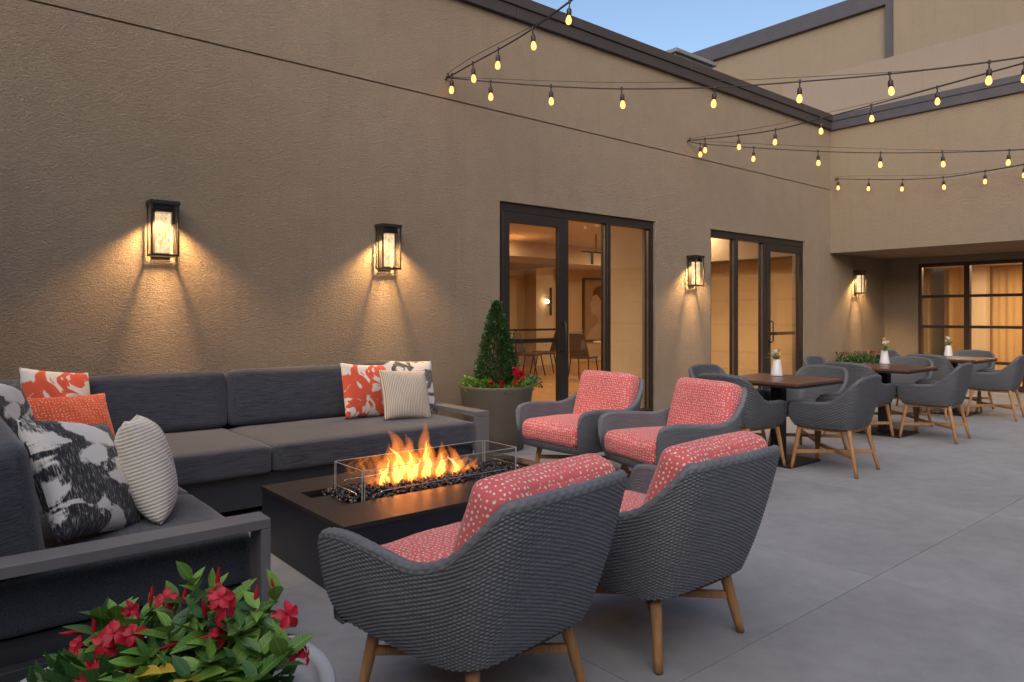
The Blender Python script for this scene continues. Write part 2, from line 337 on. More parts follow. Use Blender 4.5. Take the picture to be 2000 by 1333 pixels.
def cushion(w, d, h, r=.04, n=14, puff=.02, wr=.003, seed=0, taper=0.0, sidepuff=0.0):
    """soft box centred on its base, crowned top, rounded edges"""
    bm = bmesh.new(); bmesh.ops.create_cube(bm, size=2); bmesh.ops.subdivide_edges(bm, edges=bm.edges[:], cuts=n, use_grid_fill=True)
    rg = random.Random(seed); ph = [rg.uniform(0, 6) for _ in range(6)]
    hw, hd, hh = w / 2, d / 2, h / 2
    for v in bm.verts:
        a, b, c = v.co
        e = lambda q: math.copysign(abs(q) ** .8, q)
        a2, b2, c2 = e(a), e(b), e(c)
        x, y, z = a2 * hw, b2 * hd, c2 * hh
        ix, iy, iz = [max(-L + r, min(L - r, q)) for q, L in ((x, hw), (y, hd), (z, hh))]
        dv = Vector((x - ix, y - iy, z - iz))
        if dv.length > 1e-9:
            m_ = max(abs(dv.x), abs(dv.y), abs(dv.z)); dv = dv.normalized() * m_
        x, y, z = ix + dv.x, iy + dv.y, iz + dv.z
        pf = (1 - a2 * a2) * (1 - b2 * b2)
        z += math.copysign(puff * pf ** .7, c) * abs(c2)
        y += sidepuff * (1 - a2 * a2) * (1 - c2 * c2) * b2; x += sidepuff * (1 - b2 * b2) * (1 - c2 * c2) * a2
        k = wr * (math.sin(x * 13 + ph[0]) * math.sin(y * 11 + ph[1]) + .5 * math.sin(x * 29 + y * 17 + z * 23 + ph[2]))
        x *= 1 - taper * (b2 + 1) / 2
        v.co = (x + k, y + k * .6, z + hh + k)
    ul = bm.loops.layers.uv.new('UVMap'); bm.normal_update()
    for f in bm.faces:
        nn = [abs(q) for q in f.normal]; k = nn.index(max(nn)); i, j = [(1, 2), (0, 2), (0, 1)][k]
        for lp in f.loops: lp[ul].uv = (lp.vert.co[i] + .37 * k + seed, lp.vert.co[j] + .53 * k)
    me = bpy.data.meshes.new('cushion'); bm.to_mesh(me); bm.free(); me.shade_smooth(); return me
def pillow_mesh(w=.48, t=.17, n=26, seed=0):
    """scatter cushion, pinched at four corners, UV over its face"""
    rg = random.Random(seed); ph = [rg.uniform(0, 6) for _ in range(8)]; V = []; F = []; UV = []
    def pt(i, j, s):
        u = -1 + 2 * i / n; v = -1 + 2 * j / n
        ed = 1 - .055 * (1 - v * v) * abs(u) ** 3; ed2 = 1 - .055 * (1 - u * u) * abs(v) ** 3
        x = u * w / 2 * ed; z = v * w / 2 * ed2
        th = ((1 - u * u) * (1 - v * v)) ** .42 * t / 2
        th *= 1 + .10 * math.sin(3 * u + ph[0]) * math.sin(2.6 * v + ph[1])
        th += .004 * math.sin(11 * u + 7 * v + ph[2]) * (1 - u * u) * (1 - v * v) + .005 * max(0, abs(u * v) - .25) * math.sin(26 * (u - v) + ph[3])
        return (x, s * th, z)
    idx = {}
    for s in (-1, 1):
        for i in range(n + 1):
            for j in range(n + 1):
                if s == 1 and (i in (0, n) or j in (0, n)): idx[s, i, j] = idx[-1, i, j]; continue
                idx[s, i, j] = len(V); V.append(pt(i, j, s))
    for s in (-1, 1):
        for i in range(n):
            for j in range(n):
                q = [(i, j), (i + 1, j), (i + 1, j + 1), (i, j + 1)]
                if s == 1: q = q[::-1]
                F.append(tuple(idx[s, a, b] for a, b in q)); UV.append([(a / n + (.37 if s == 1 else 0), b / n) for a, b in q])
    me = bpy.data.meshes.new('pillow'); me.from_pydata(V, [], F); me.update(); ul = me.uv_layers.new(name='UVMap')
    ul.data.foreach_set('uv', np.array(UV, dtype=np.float32).ravel()); me.shade_smooth(); return me
def grid_mesh(P, UV, closed_caps=True):
    """P[u,v,3] -> mesh with quads; caps both u-ends of a U-shaped section by pairing v"""
    nu, nv = P.shape[:2]; a = np.arange(nu * nv).reshape(nu, nv)
    q = np.stack([a[:-1, :-1], a[:-1, 1:], a[1:, 1:], a[1:, :-1]], -1).reshape(-1, 4)
    fs = [q]
    if closed_caps:
        h = nv // 2
        for c, flip in ((0, False), (nu - 1, True)):
            l = a[c, :h]; r = a[c, ::-1][:h]
            f = np.stack([l[:-1], r[:-1], r[1:], l[1:]], -1)
            fs.append(f[:, ::-1] if flip else f)
    F = np.concatenate(fs); me = bpy.data.meshes.new('sheet')
    me.vertices.add(nu * nv); me.vertices.foreach_set('co', P.reshape(-1).astype(np.float32))
    me.loops.add(F.size); me.loops.foreach_set('vertex_index', F.ravel().astype(np.int32))
    me.polygons.add(len(F)); me.polygons.foreach_set('loop_start', np.arange(0, F.size, 4, dtype=np.int32)); me.polygons.foreach_set('loop_total', np.full(len(F), 4, dtype=np.int32))
    me.update(calc_edges=True); ul = me.uv_layers.new(name='UVMap'); ul.data.foreach_set('uv', UV.reshape(-1, 2)[F.ravel()].astype(np.float32).ravel())
    me.validate(); me.shade_smooth(); return me

# ------------------------------------------------------------------ setting: ground, paving
WY = 5.85                      # face of the long wall
XE = 11.986                    # face of the end wing
XR = 14.168                    # back of the recess
g = MB(); g.box(-600, 600, -600, 600, -.6, -.10); struct(part('ground', g, 'ground'))
pv = MB(); pv.box(-4.0, XR, -6.6, WY + .02, -.10, -.016); floor = struct(part('paving', pv, 'grout'))
SL = 1.70; GAP = .0032
xs = [3.60 + SL * k for k in range(-5, 8)]; ys = [1.53 + SL * k for k in range(-5, 4)]
slabs = {}
for i in range(len(xs) - 1):
    for j in range(len(ys) - 1):
        x0, x1 = max(xs[i], -4), min(xs[i + 1], XR); y0, y1 = max(ys[j], -6.6), min(ys[j + 1], WY)
        if x1 - x0 < .05 or y1 - y0 < .05: continue
        key = (round(x1 - x0, 3), round(y1 - y0, 3))
        if key not in slabs:
            b = MB(); b.box(GAP / 2, key[0] - GAP / 2, GAP / 2, key[1] - GAP / 2, -.05, 0); slabs[key] = b.mesh('slab', bevel=.0015, seg=1)
            slabs[key].materials.append(M['paving'])
        link('slab', slabs[key], None, floor, (x0, y0, 0))

# ------------------------------------------------------------------ buildings
def wall_with_holes(mb, x0, x1, y0, y1, z0, z1, holes):
    xb = sorted({x0, x1, *[h[0] for h in holes], *[h[1] for h in holes]}); zb = sorted({z0, z1, *[h[2] for h in holes], *[h[3] for h in holes]})
    xb = [x for x in xb if x0 <= x <= x1]; zb = [z for z in zb if z0 <= z <= z1]
    for i in range(len(xb) - 1):
        zz = None
        for j in range(len(zb) - 1):
            cx, cz = (xb[i] + xb[i + 1]) / 2, (zb[j] + zb[j + 1]) / 2
            if any(h[0] < cx < h[1] and h[2] < cz < h[3] for h in holes): continue
            mb.box(xb[i], xb[i + 1], y0, y1, zb[j], zb[j + 1])
D1 = (4.708, 7.291); D2 = (8.505, 11.13); DH = 2.505; ZJ = 3.447
wing = thing('hotel_wing', 'long tan stucco building side with two glazed door sets and dark roof edge', 'building', (0, 0, 0))
w_ = MB(); wall_with_holes(w_, -4, XE - .003, WY, WY + .22, 0, ZJ - .008, [(D1[0], D1[1], 0, DH), (D2[0], D2[1], 0, DH)])
part('wall', w_, 'stucco', wing)
boxp('upper_wall', (-4, XE - .003, WY, WY + .22, ZJ + .008, 4.50), 'stucco', wing)
boxp('control_joint', (-4, XE - .003, WY + .016, WY + .2, ZJ - .02, ZJ + .02), 'stucco', wing)
cx_ = [-4.0, -1.2, 1.85, 4.9, 7.95, 11.0, XE - .06]
for i in range(6):
    cp = MB(); g_ = .003; cp.box(cx_[i] + g_, cx_[i + 1] - g_, WY - .075, WY + .5, 4.60, 4.715); cp.box(cx_[i] + g_, cx_[i + 1] - g_, WY - .055, WY + .4, 4.47, 4.5995)
    part('roof_edge', cp, 'coping', wing, bevel=.006)
boxp('roof_flashing', (-4.0, XE - .065, WY - .045, WY + .3, 4.48, 4.70), 'coping', wing)
boxp('roof', (-4, XE + 4.0, WY + .22, 15.0, 4.15, 4.40), 'roof_unit', wing)

def glazed_set(x0, x1, layout, leaf, handle_side, name='glazed_door_set'):
    """layout: list of x positions of mullions; leaf: index of the bay holding the swing door"""
    fr = MB(); y0, y1 = WY + .03, WY + .13; t = .055
    fr.box(x0 + .004, x0 + t, y0, y1, .0, DH - .004); fr.box(x1 - t, x1 - .004, y0, y1, 0, DH - .004); fr.box(x0 + t, x1 - t, y0, y1, DH - .10, DH - .004)
    s = part('glazed_door_set', fr, 'bronze', wing, bevel=.003, seg=1)
    xs_ = [x0 + t] + layout + [x1 - t]
    for mx in layout: boxp('mullion', (mx - .032, mx + .032, y0 - .004, y1 + .004, .0, DH - .10), 'bronze', s, .003, 1)
    for mx in layout + [x1 - t + .02]:
        boxp('edge_trim', (mx - .050, mx - .036, y0 + .02, y0 + .045, .06, DH - .11), 'bronze_edge', s)
    for i in range(len(xs_) - 1):
        a, b = xs_[i] + (0 if i == 0 else .036), xs_[i + 1] - (0 if i == len(xs_) - 2 else .036)
        if i == leaf:
            lf = MB(); yl0, yl1 = y0 - .012, y0 + .04; st = .095
            lf.box(a, a + st, yl0, yl1, .01, DH - .105); lf.box(b - st, b, yl0, yl1, .01, DH - .105); lf.box(a + st, b - st, yl0, yl1, DH - .105 - .11, DH - .105); lf.box(a + st, b - st, yl0, yl1, .01, .20)
            part('door_leaf', lf, 'bronze', s, bevel=.003, seg=1)
            boxp('pane', (a + st, b - st, y0 + .012, y0 + .020, .20, DH - .215), 'glass', s)
            hx = b - st / 2 if handle_side > 0 else a + st / 2
            hd = MB(); hd.tube([(hx, yl0, 1.20), (hx, yl0 - .055, 1.20), (hx, yl0 - .07, 1.18), (hx, yl0 - .07, .90), (hx, yl0 - .055, .88), (hx, yl0, .88)], .011, 8)
            part('door_handle', hd, 'bronze', s, True)
            boxp('panic_bar', (a + st, b - st, y0 + .06, y0 + .085, .98, 1.03), 'bronze', s)
        else:
            boxp('bottom_rail', (a, b, y0, y1 - .01, .004, .09), 'bronze', s)
            boxp('pane', (a, b, y0 + .052, y0 + .060, .09, DH - .10), 'glass', s)
    return s
glazed_set(D1[0], D1[1], [5.72, 6.44], 0, 1)
glazed_set(D2[0], D2[1], [9.20, 9.98], 2, -1)

endw = thing('end_wing', 'tan stucco wing overhanging a shaded recess at the end of the terrace', 'building')
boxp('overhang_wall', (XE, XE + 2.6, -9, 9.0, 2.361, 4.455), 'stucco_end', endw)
boxp('recess_side_wall', (XE + .004, XR, WY + .004, WY + .25, 0, 2.357), 'stucco', endw)
eb = MB(); eb.box(XE - .05, XE + .35, -9, WY + .10, 4.455, 4.60); eb.box(XE - .065, XE + .35, -9, WY + .02, 4.60, 4.70); part('roof_edge', eb, 'coping_blue', endw, bevel=.005)
WX = (5.26, -1.5)
rw = MB(); rw.box(XR, XR + .2, WX[0], WY + .003, 0, 2.357); rw.box(XR, XR + .2, WX[1], WX[0], 2.246, 2.357); rw.box(XR, XR + .2, -9, WX[1], 0, 2.357)
part('recess_back_wall', rw, 'stucco', endw)
fr = MB(); fr.box(XR + .01, XR + .10, WX[0] - .06, WX[0] - .003, 0, 2.243); fr.box(XR + .01, XR + .10, WX[1], WX[0] - .06, 2.18, 2.243); fr.box(XR + .01, XR + .10, WX[1], WX[0] - .06, 0.002, .10)
win = part('window', fr, 'window_frame', endw, bevel=.003, seg=1)
yb = [WX[0] - .06, 4.466, 3.60, 2.75, 1.9, 1.05, .2, WX[1]]
for y in yb[1:-1]: boxp('mullion', (XR + .004, XR + .104, y - .045, y + .045, .10, 2.18), 'window_frame', win)
for k in range(len(yb) - 1):
    ya, yc = yb[k + 1] + .045, yb[k] - (.045 if k else 0)
    for z in (1.641, 1.09, .471): boxp('transom_bar', (XR + .012, XR + .096, ya, yc, z - .025, z + .025), 'window_frame', win)
    for z0, z1 in ((.10, .446), (.496, 1.065), (1.115, 1.616), (1.666, 2.18)): boxp('pane', (XR + .05, XR + .056, ya, yc, z0, z1), 'glass', win)

mid = thing('parapet_block', 'plain grey taupe roof level block above the end wing', 'building')
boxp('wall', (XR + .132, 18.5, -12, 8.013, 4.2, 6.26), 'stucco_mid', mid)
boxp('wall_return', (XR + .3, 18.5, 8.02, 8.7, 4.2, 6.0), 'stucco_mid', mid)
tall = thing('tall_building', 'tall tan stucco building with dark roof edge rising behind the end wing', 'building')
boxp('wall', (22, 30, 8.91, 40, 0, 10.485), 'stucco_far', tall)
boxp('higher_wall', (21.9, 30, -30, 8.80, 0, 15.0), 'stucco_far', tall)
boxp('corner_trim', (21.84, 22.3, 8.80, 9.0, 0, 15.2), 'coping_blue', tall)
boxp('roof_edge', (21.86, 22.6, 9.0, 40, 10.485, 11.01), 'coping_blue', tall, .02)
boxp('expansion_joint', (21.99, 22.01, 14.6, 14.62, 0, 10.48), 'grout', tall)
opp = thing('added_opposite_wing', 'unseen tan stucco wing added behind the viewer to block low sky light', 'building')  # unseen wing, added to cut low light so it falls from overhead
boxp('wall', (-4.6, XR, -7.4, -6.62, -.05, 4.6), 'stucco_end', opp); boxp('roof_edge', (-4.7, XR - 2.3, -7.5, -6.55, 4.602, 4.85), 'coping', opp, .006)
side = thing('added_side_wing', 'unseen tan stucco wing added on the left to block low sky light', 'building')  # also added out of view, shades the terrace from low light
boxp('wall', (-4.7, -4.02, -6.6, WY + .2, -.05, 4.6), 'stucco_end', side); boxp('roof_edge', (-4.8, -3.95, -6.5, WY - .2, 4.602, 4.85), 'coping', side, .006)
ru = thing('rooftop_unit', 'grey metal ventilation unit on the roof behind the dark roof edge', 'vent', (10.1, 7.55, 4.40))
boxp('casing', (-.55, .50, -.3, .4, 0, 1.22), 'roof_unit', ru, .01); boxp('cap', (-.60, .55, -.36, .46, 1.225, 1.29), 'roof_unit', ru, .008)
boxp('side_duct', (.51, 1.2, -.2, .3, 0, 1.02), 'roof_unit', ru, .01)

# ------------------------------------------------------------------ rooms behind the glass
RY0, RY1 = WY + .225, 14.05
struct(boxp('interior_floor', (0, 17, RY0, RY1, -.08, .004), 'oak_floor'))
struct(boxp('interior_ceiling', (0, 17, RY0, RY1, 3.05, 3.2), 'room_ceiling'))
b = MB(); b.box(0, 17, RY1, RY1 + .15, 0, 3.05); struct(part('interior_wall', b, 'room_wall'))
b = MB(); b.box(-.15, 0, RY0, RY1, 0, 3.05); struct(part('interior_wall', b, 'room_wall'))
b = MB(); b.box(17, 17.15, RY0, RY1, 0, 3.05); struct(part('interior_wall', b, 'room_wall'))
b = MB(); b.box(8.05, 8.30, RY0, 7.35, 0, 3.045); struct(part('partition_wall', b, 'room_trim'))
b = MB(); b.box(12.6, 12.8, RY0, 9.2, 0, 3.045); struct(part('partition_wall', b, 'room_wall'))
b = MB(); b.box(0, 17, RY1 - 1.3, RY1 - .002, 2.60, 3.045); struct(part('ceiling_bulkhead', b, 'room_ceiling'))
b = MB(); b.box(7, 11.6, RY1 - 2.2, RY1 - .004, 2.45, 2.598); struct(part('ceiling_bulkhead', b, 'room_dark_wall'))
b = MB(); b.box(12.15, 12.75, RY1 - .45, RY1 - .003, .002, 2.597); struct(part('wall_pier', b, 'room_trim'))
b = MB(); b.box(0, 17, RY1 - .02, RY1 - .001, .004, .14); b.box(0, 17, RY1 - .03, RY1 - .001, .86, .90); struct(part('wall_moulding', b, 'room_trim'))
b = MB(); b.box(6.0, 12.6, RY1 - 1.0, RY1 - .95, .92, .97); 
for x in np.arange(6.2, 12.6, 1.6): b.box(x, x + .04, RY1 - .99, RY1 - .96, .004, .92)
tag(part('guard_rail', b, 'chair_metal'), 'thin black rail running across the back of the lit room', 'rail')

def interior_chair(loc, rz, label):
    t = thing('banquet_chair', label, 'chair', loc, rz, 'brown chairs inside the lit room')
    me = ICH
    for n_, m_, mt in me: link(n_, m_, mt, t)
    return t
s1 = MB(); s1.box(-.22, .22, -.21, .23, .44, .50)
bk = MB(); bk.add([(-.21, -.22, .50), (.21, -.22, .50), (.21, -.17, .50), (-.21, -.17, .50), (-.16, -.33, .94), (.16, -.33, .94), (.16, -.29, .94), (-.16, -.29, .94)], [(0, 3, 2, 1), (4, 5, 6, 7), (0, 1, 5, 4), (1, 2, 6, 5), (2, 3, 7, 6), (3, 0, 4, 7)])
ICH = [('seat', s1.mesh('seat', bevel=.02), 'chair_leather'), ('backrest', bk.mesh('backrest', bevel=.015), 'chair_leather')]
for sx in (-1, 1):
    for sy in (-1, 1):
        l = MB(); l.tube([(sx * .19, sy * .18, .44), (sx * .22, sy * .27, .004)], .013, 6); ICH.append(('leg', l.mesh('leg'), 'chair_metal'))
for k, (x, y, a, lb) in enumerate([(9.95, 11.35, 205, 'brown chair seen from behind left of the first door handle'), (10.55, 11.55, 60, 'brown chair turned sideways next to the first door handle'),
    (9.3, 12.0, -80, 'brown chair at the far left side of the inner table'), (10.05, 9.85, -70, 'brown chair in the middle pane below the portrait'), (10.62, 7.75, -20, 'brown chair alone behind the narrow left pane of the second door set')]):
    interior_chair((x, y, .006), R(a), lb)
def interior_table(loc, label):
    t = thing('dining_table', label, 'table', loc, 0, 'cloth covered tables inside')
    a = MB(); a.lathe([(0, .74), (.52, .74), (.525, .735), (.525, .715), (.0, .715)], 40); part('table_top', a, 'linen', t, True)
    a = MB(); a.lathe([(.03, .03), (.03, .71)], 12); a.lathe([(0, .03), (.3, .03), (.3, 0.002), (0, 0.002)], 24); part('pedestal', a, 'chair_metal', t)
    return t
interior_table((9.75, 12.05, .006), 'round table among the chairs inside, seen in the door leaf')
interior_table((11.35, 10.1, .006), 'round table inside, seen behind the right pane of the first door set')
for x, y, lb in ((9.72, 12.0, 'small low flower bowl on the inner left table'), (11.3, 10.05, 'small low flower bowl on the inner right table')):
    f = thing('flower_bowl', lb, 'flowers', (x, y, .746)); a = MB(); a.lathe([(0, 0), (.05, 0), (.09, .05), (.10, .09), (.09, .09), (.0, .06)], 20); part('bowl', a, 'ceramic', f, True)
    a = MB(); rr = random.Random(3)
    for _ in range(26):
        p = Vector((rr.gauss(0, .07), rr.gauss(0, .07), .10 + rr.random() * .10)); a.tube([p, p + Vector((.012, .008, .012)), p + Vector((.03, .02, .01))], [.004, .02, .003], 5)
    part('blossom', a, 'petal_white', f)
# portrait: a plain generic head in profile, painted flat
pt = thing('wall_painting', 'large framed sepia portrait of a head in profile on the inner wall', 'painting', (14.96, RY1 - .03, .56), 0)
boxp('picture_frame', (-.68, .68, -.035, .025, 0, 1.80), 'frame_wood', pt, .006); boxp('canvas', (-.63, .63, -.045, -.036, .05, 1.75), 'canvas', pt)
def flat(name, poly, y0, mat):
    n = len(poly); a = MB(); a.add([(x, y0, z) for x, z in poly] + [(x, y0 - .004, z) for x, z in poly], [tuple(range(n)), tuple(range(2 * n - 1, n - 1, -1))] + [(k, n + k, n + (k + 1) % n, (k + 1) % n) for k in range(n)]); part(name, a, mat, pt)
off = lambda pts, n=60: sp([(x * 1.12 - .20, z * 1.0) for x, z in pts], n)
sp = lambda pts, n=60: [tuple(p) for p in catmull(list(pts) + [pts[0]], n)][:-1]
flat('painted_shoulders', off([(-.35, .06), (-.20, .35), (.0, .48), (.1, .62), (.34, .62), (.45, .40), (.6, .30), (.6, .06)]), -.046, 'paint_cloth')
flat('painted_hair', off([(-.12, 1.30), (-.05, 1.50), (.2, 1.58), (.42, 1.42), (.46, 1.15), (.40, .80), (.30, .60), (.22, .9), (.05, 1.25)]), -.0505, 'paint_hair')
flat('painted_face', off([(-.13, 1.28), (-.17, 1.16), (-.245, 1.05), (-.19, 1.0), (-.20, .93), (-.18, .86), (-.15, .78), (.0, .74), (.08, .60), (.28, .62), (.27, .95), (.16, 1.18), (.02, 1.33)], 80), -.0555, 'paint_skin')
sc = thing('wall_sconce', 'black bar sconce with a round glass globe on the inner pier', 'sconce', (12.45, RY1 - .46, 1.30))
boxp('bar', (.10, .15, -.10, -.06, 0, .72), 'chair_metal', sc); boxp('mount', (.06, .19, -.06, .0, .30, .42), 'chair_metal', sc)
a = MB(); a.lathe([(.001, .22)] + [(.14 * math.sin(t), .36 - .14 * math.cos(t)) for t in np.linspace(.2, 2.94, 12)] + [(.001, .50)], 20, -.02, -.10); part('globe', a, 'glass_thin', sc, True)
a = MB(); a.lathe([(.001, .30)] + [(.055 * math.sin(t), .36 - .055 * math.cos(t)) for t in np.linspace(.2, 2.94, 8)] + [(.001, .42)], 14, -.02, -.10); part('lamp_bulb', a, 'sconce_glow', sc, True)
tl = thing('track_light', 'black ceiling track light with two hanging spots inside', 'ceiling light', (11.2, 10.6, 2.62))
boxp('track', (-.45, .55, -.015, .015, .02, .05), 'chair_metal', tl); boxp('stem', (-.01, .01, -.01, .01, .05, .43), 'chair_metal', tl)
for x in (-.12, .38):
    a = MB(); a.lathe([(0, -.22), (.03, -.22), (.03, .018), (0, .018)], 14, x, 0); part('spot', a, 'chair_metal', tl)
DL = [(2.5, 8), (5.2, 7.6), (5.2, 10.6), (7.4, 9.2), (9.9, 9.0), (9.9, 12.2), (13.6, 11.3), (14.8, 12.6), (10.4, 7.0), (11.7, 8.3), (7.3, 12.0), (15.6, 9.6)]
for k, (x, y) in enumerate(DL):
    zc = 3.05 if y < RY1 - 1.3 else 2.60
    t = thing('ceiling_downlight', 'round warm downlight in the ceiling of the lit room', 'ceiling light', (x, y, zc - .03), 0, 'downlights in the room ceiling')
    a = MB(); a.lathe([(.15, .0), (.18, .0), (.18, .028), (.15, .028)], 24); part('rim', a, 'room_trim', t)
    a = MB(); a.lathe([(.001, .006), (.148, .006)], 24); a.f = [f[::-1] for f in a.f]; part('diffuser', a, 'downlight', t)
# lobby behind the recess window
struct(boxp('lobby_floor', (XR + .2, 18, -3, WY, -.05, .003), 'oak_floor')); struct(boxp('lobby_ceiling', (XR + .2, 18, -3, WY, 2.30, 2.36), 'room_ceiling'))
b = MB(); b.box(17.2, 17.4, -3, WY, 0, 2.30); struct(part('lobby_wall', b, 'room_wall')); b = MB(); b.box(XR + .2, 18, WY + .26, WY + .4, 0, 2.30); struct(part('lobby_wall', b, 'room_wall'))
b = MB(); b.box(XR + .2, 18, -3.2, -3, 0, 2.30); struct(part('lobby_wall', b, 'room_wall'))
for y, lb in ((4.98, 'tan square column behind the left panes of the recess window'), (3.72, 'tan square column behind the right panes of the recess window')):
    tag(boxp('lobby_column', (16.3, 16.55, y - .18, y + .18, .004, 2.298), 'room_trim', None, .01), lb, 'column')
def drape(x, y0, y1, label):
    n = 90; V = []; F = []
    for k in range(n + 1):
        y = y0 + (y1 - y0) * k / n; o = .012 * math.sin(k * .9) + .008 * math.sin(k * .37)
        V += [(x + o, y, .012), (x + o, y, 2.28), (x + o + .006, y, .012), (x + o + .006, y, 2.28)]
    for k in range(n):
        i = 4 * k; F += [(i, i + 4, i + 5, i + 1), (i + 2, i + 3, i + 7, i + 6)]
    a = MB(); a.add(V, F); tag(part('curtain', a, 'curtain', None, True), label, 'curtain')
drape(16.7, 3.9, 5.6, 'orange lit curtain seen through the left panes of the recess window'); drape(16.9, .4, 3.6, 'orange lit curtain seen through the right panes of the recess window')
for k, (x, y) in enumerate([(15.0, 4.9), (15.2, 4.2), (15.2, 2.8), (15.9, 3.5), (15.4, 1.2)]):  # first downlight is added to brighten the left panes
    t = thing('ceiling_downlight', 'round warm downlight in the ceiling behind the recess window', 'ceiling light', (x, y, 2.27), 0, 'downlights in the lobby ceiling')
    a = MB(); a.lathe([(.13, .0), (.16, .0), (.16, .028), (.13, .028)], 24); part('rim', a, 'room_trim', t)
    a = MB(); a.lathe([(.001, .006), (.128, .006)], 24); a.f = [f[::-1] for f in a.f]; part('diffuser', a, 'downlight', t)

# ------------------------------------------------------------------ wall lanterns
def lantern(x, z, label):
    t = thing('wall_lantern', label, 'lamp', (x, WY, z), 0, 'black glass lanterns along the wall')
    W, Dp, H = .092, .125, .415; bt = .0055
    boxp('back_plate', (-.06, .06, -.012, -.001, .02, H - .02), 'lantern_black', t)
    f = MB()
    for sx in (-1, 1):
        for y in (-.018, -.018 - Dp): f.box(sx * W - bt, sx * W + bt, y - bt, y + bt, .016, H - .03)
    for zz in (0, ):
        for y in (-.018, -.018 - Dp): f.box(-W - bt, W + bt, y - bt, y + bt, zz, zz + .0155)
        for sx in (-1, 1): f.box(sx * W - bt, sx * W + bt, -.018 - Dp + bt, -.018 - bt, zz, zz + .0155)
    part('frame', f, 'lantern_black', t)
    boxp('roof_cap', (-W - .012, W + .012, -.018 - Dp - .012, -.003, H - .03, H), 'lantern_black', t, .003, 1)
    boxp('lamp_housing', (-.06, .06, -.145, -.013, H - .085, H - .031), 'lantern_black', t)
    for nm, d in (('pane', (-W + bt, W - bt, -.018 - Dp - .002, -.018 - Dp + .001, .016, H - .03)), ('pane', (-W - .002, -W + .001, -.018 - Dp + bt, -.018 - bt, .016, H - .03)), ('pane', (W - .001, W + .002, -.018 - Dp + bt, -.018 - bt, .016, H - .03))):
        boxp(nm, d, 'glass_thin', t)
    a = MB(); a.lathe([(.056, .03), (.056, H - .088), (.051, H - .088), (.051, .03), (.056, .03)], 28, 0, -.082); part('glass_tube', a, 'lantern_tube', t, True)
    ld = bpy.data.lights.new('lantern_light', 'SPOT'); ld.energy = 125; ld.color = (1.0, .60, .26); ld.spot_size = R(122); ld.spot_blend = .62; ld.shadow_soft_size = .034
    lo = bpy.data.objects.new('lantern_light', ld); C.objects.link(lo); lo.parent = t; lo.location = (0, -.082, H - .095)
    return t
lantern(1.396, 1.728, 'black glass wall lantern nearest the left, above the corner of the sectional sofa')
lantern(3.321, 1.712, 'black glass wall lantern above the right end of the sofa, left of the topiary')
lantern(8.044, 1.684, 'black glass wall lantern between the two glazed door sets')
lantern(12.947, 1.684, 'black glass wall lantern inside the shaded recess beside the large window')

# ------------------------------------------------------------------ string lights
def strand(pts, bulbs, label, wire_to, idx):
    t = thing('string_lights', label, 'string lights', pts[0], 0, 'bulb strands above the terrace'); o = Vector(pts[0])
    P = [Vector(p) - o for p in pts]
    c = catmull(P, 90); cb = MB(); cb.tube([tuple(p) for p in c], .0065, 6); part('cable', cb, 'cord', t, True)
    m_ = len(c); wr = MB(); wr.tube([(p[0], p[1] + .012, p[2] + .008 + .055 * math.sin(math.pi * min(1, 1.6 * k / m_))) for k, p in enumerate(c)], .0026, 5); part('support_wire', wr, 'cord', t, True)
    hk = MB(); hk.tube([(0, .02, -.02), (0, -.02, 0), (0, -.035, .02), (0, -.02, .035)], .006, 6); part('wall_hook', hk, 'cord', t)
    for b in bulbs:
        p = Vector(b) - o; sw = Vector((random.uniform(-.012, .012), random.uniform(-.012, .012), 0))
        so = link('bulb_socket', SOCK, None, t, p + sw * .3); so.rotation_euler = (sw.y * 6, -sw.x * 6, random.uniform(0, 6))
        link('bulb', BULB, None, so)
s_ = MB(); s_.tube([(0, 0, .018), (0, 0, -.055)], .0055, 6); s_.lathe([(.001, -.05), (.012, -.052), (.019, -.062), (.021, -.075), (.021, -.108), (.019, -.112), (.001, -.112)], 14); s_.lathe([(.011, .016), (.011, -.012)], 8)
SOCK = s_.mesh('bulb_socket', True); SOCK.materials.append(M['bulb_socket'])
s_ = MB(); s_.lathe([(.012, -.113), (.014, -.120), (.021, -.138), (.0235, -.151), (.022, -.165), (.016, -.177), (.007, -.183), (.001, -.184)], 16); BULB = s_.mesh('bulb', True); BULB.materials.append(M['bulb_glow'])
S0 = [(4.014, 5.83, 3.659), (4.014, 5.735, 3.654), (4.014, 5.39, 3.675), (4.014, 5.003, 3.694), (4.014, 4.541, 3.736), (4.014, 4.087, 3.813), (4.014, 3.0, 4.02), (4.014, 1.5, 4.40)]
strand(S0, S0[1:6] + [(4.014, 3.5, 3.92)], 'strand of warm bulbs rising from the wall hook to the top of the picture', S0[-1], 0)
S1 = [(4.014, 5.83, 3.654), (4.271, 5.451, 3.57), (4.613, 4.946, 3.471), (4.986, 4.394, 3.387), (5.449, 3.71, 3.327), (5.848, 3.12, 3.312), (6.241, 2.54, 3.313), (6.65, 1.935, 3.339), (7.05, 1.345, 3.40), (7.5, .68, 3.50), (7.96, 0, 3.62)]
strand(S1, S1[1:10], 'longest strand of warm bulbs crossing the picture above the glazed doors', (7.96, 0, 3.66), 1)
S2 = [(7.964, 5.83, 3.658), (7.964, 5.565, 3.623), (7.963, 5.067, 3.573), (7.963, 4.555, 3.541), (7.963, 3.988, 3.556), (7.962, 3.427, 3.581), (7.962, 2.777, 3.616), (7.961, 2.034, 3.657), (7.96, 1.2, 3.70), (7.96, .0, 3.78)]
strand(S2, S2[1:7] + [S2[7]], 'strand of warm bulbs rising right across the corner of the dark roof edges', (7.96, 0, 3.80), 2)
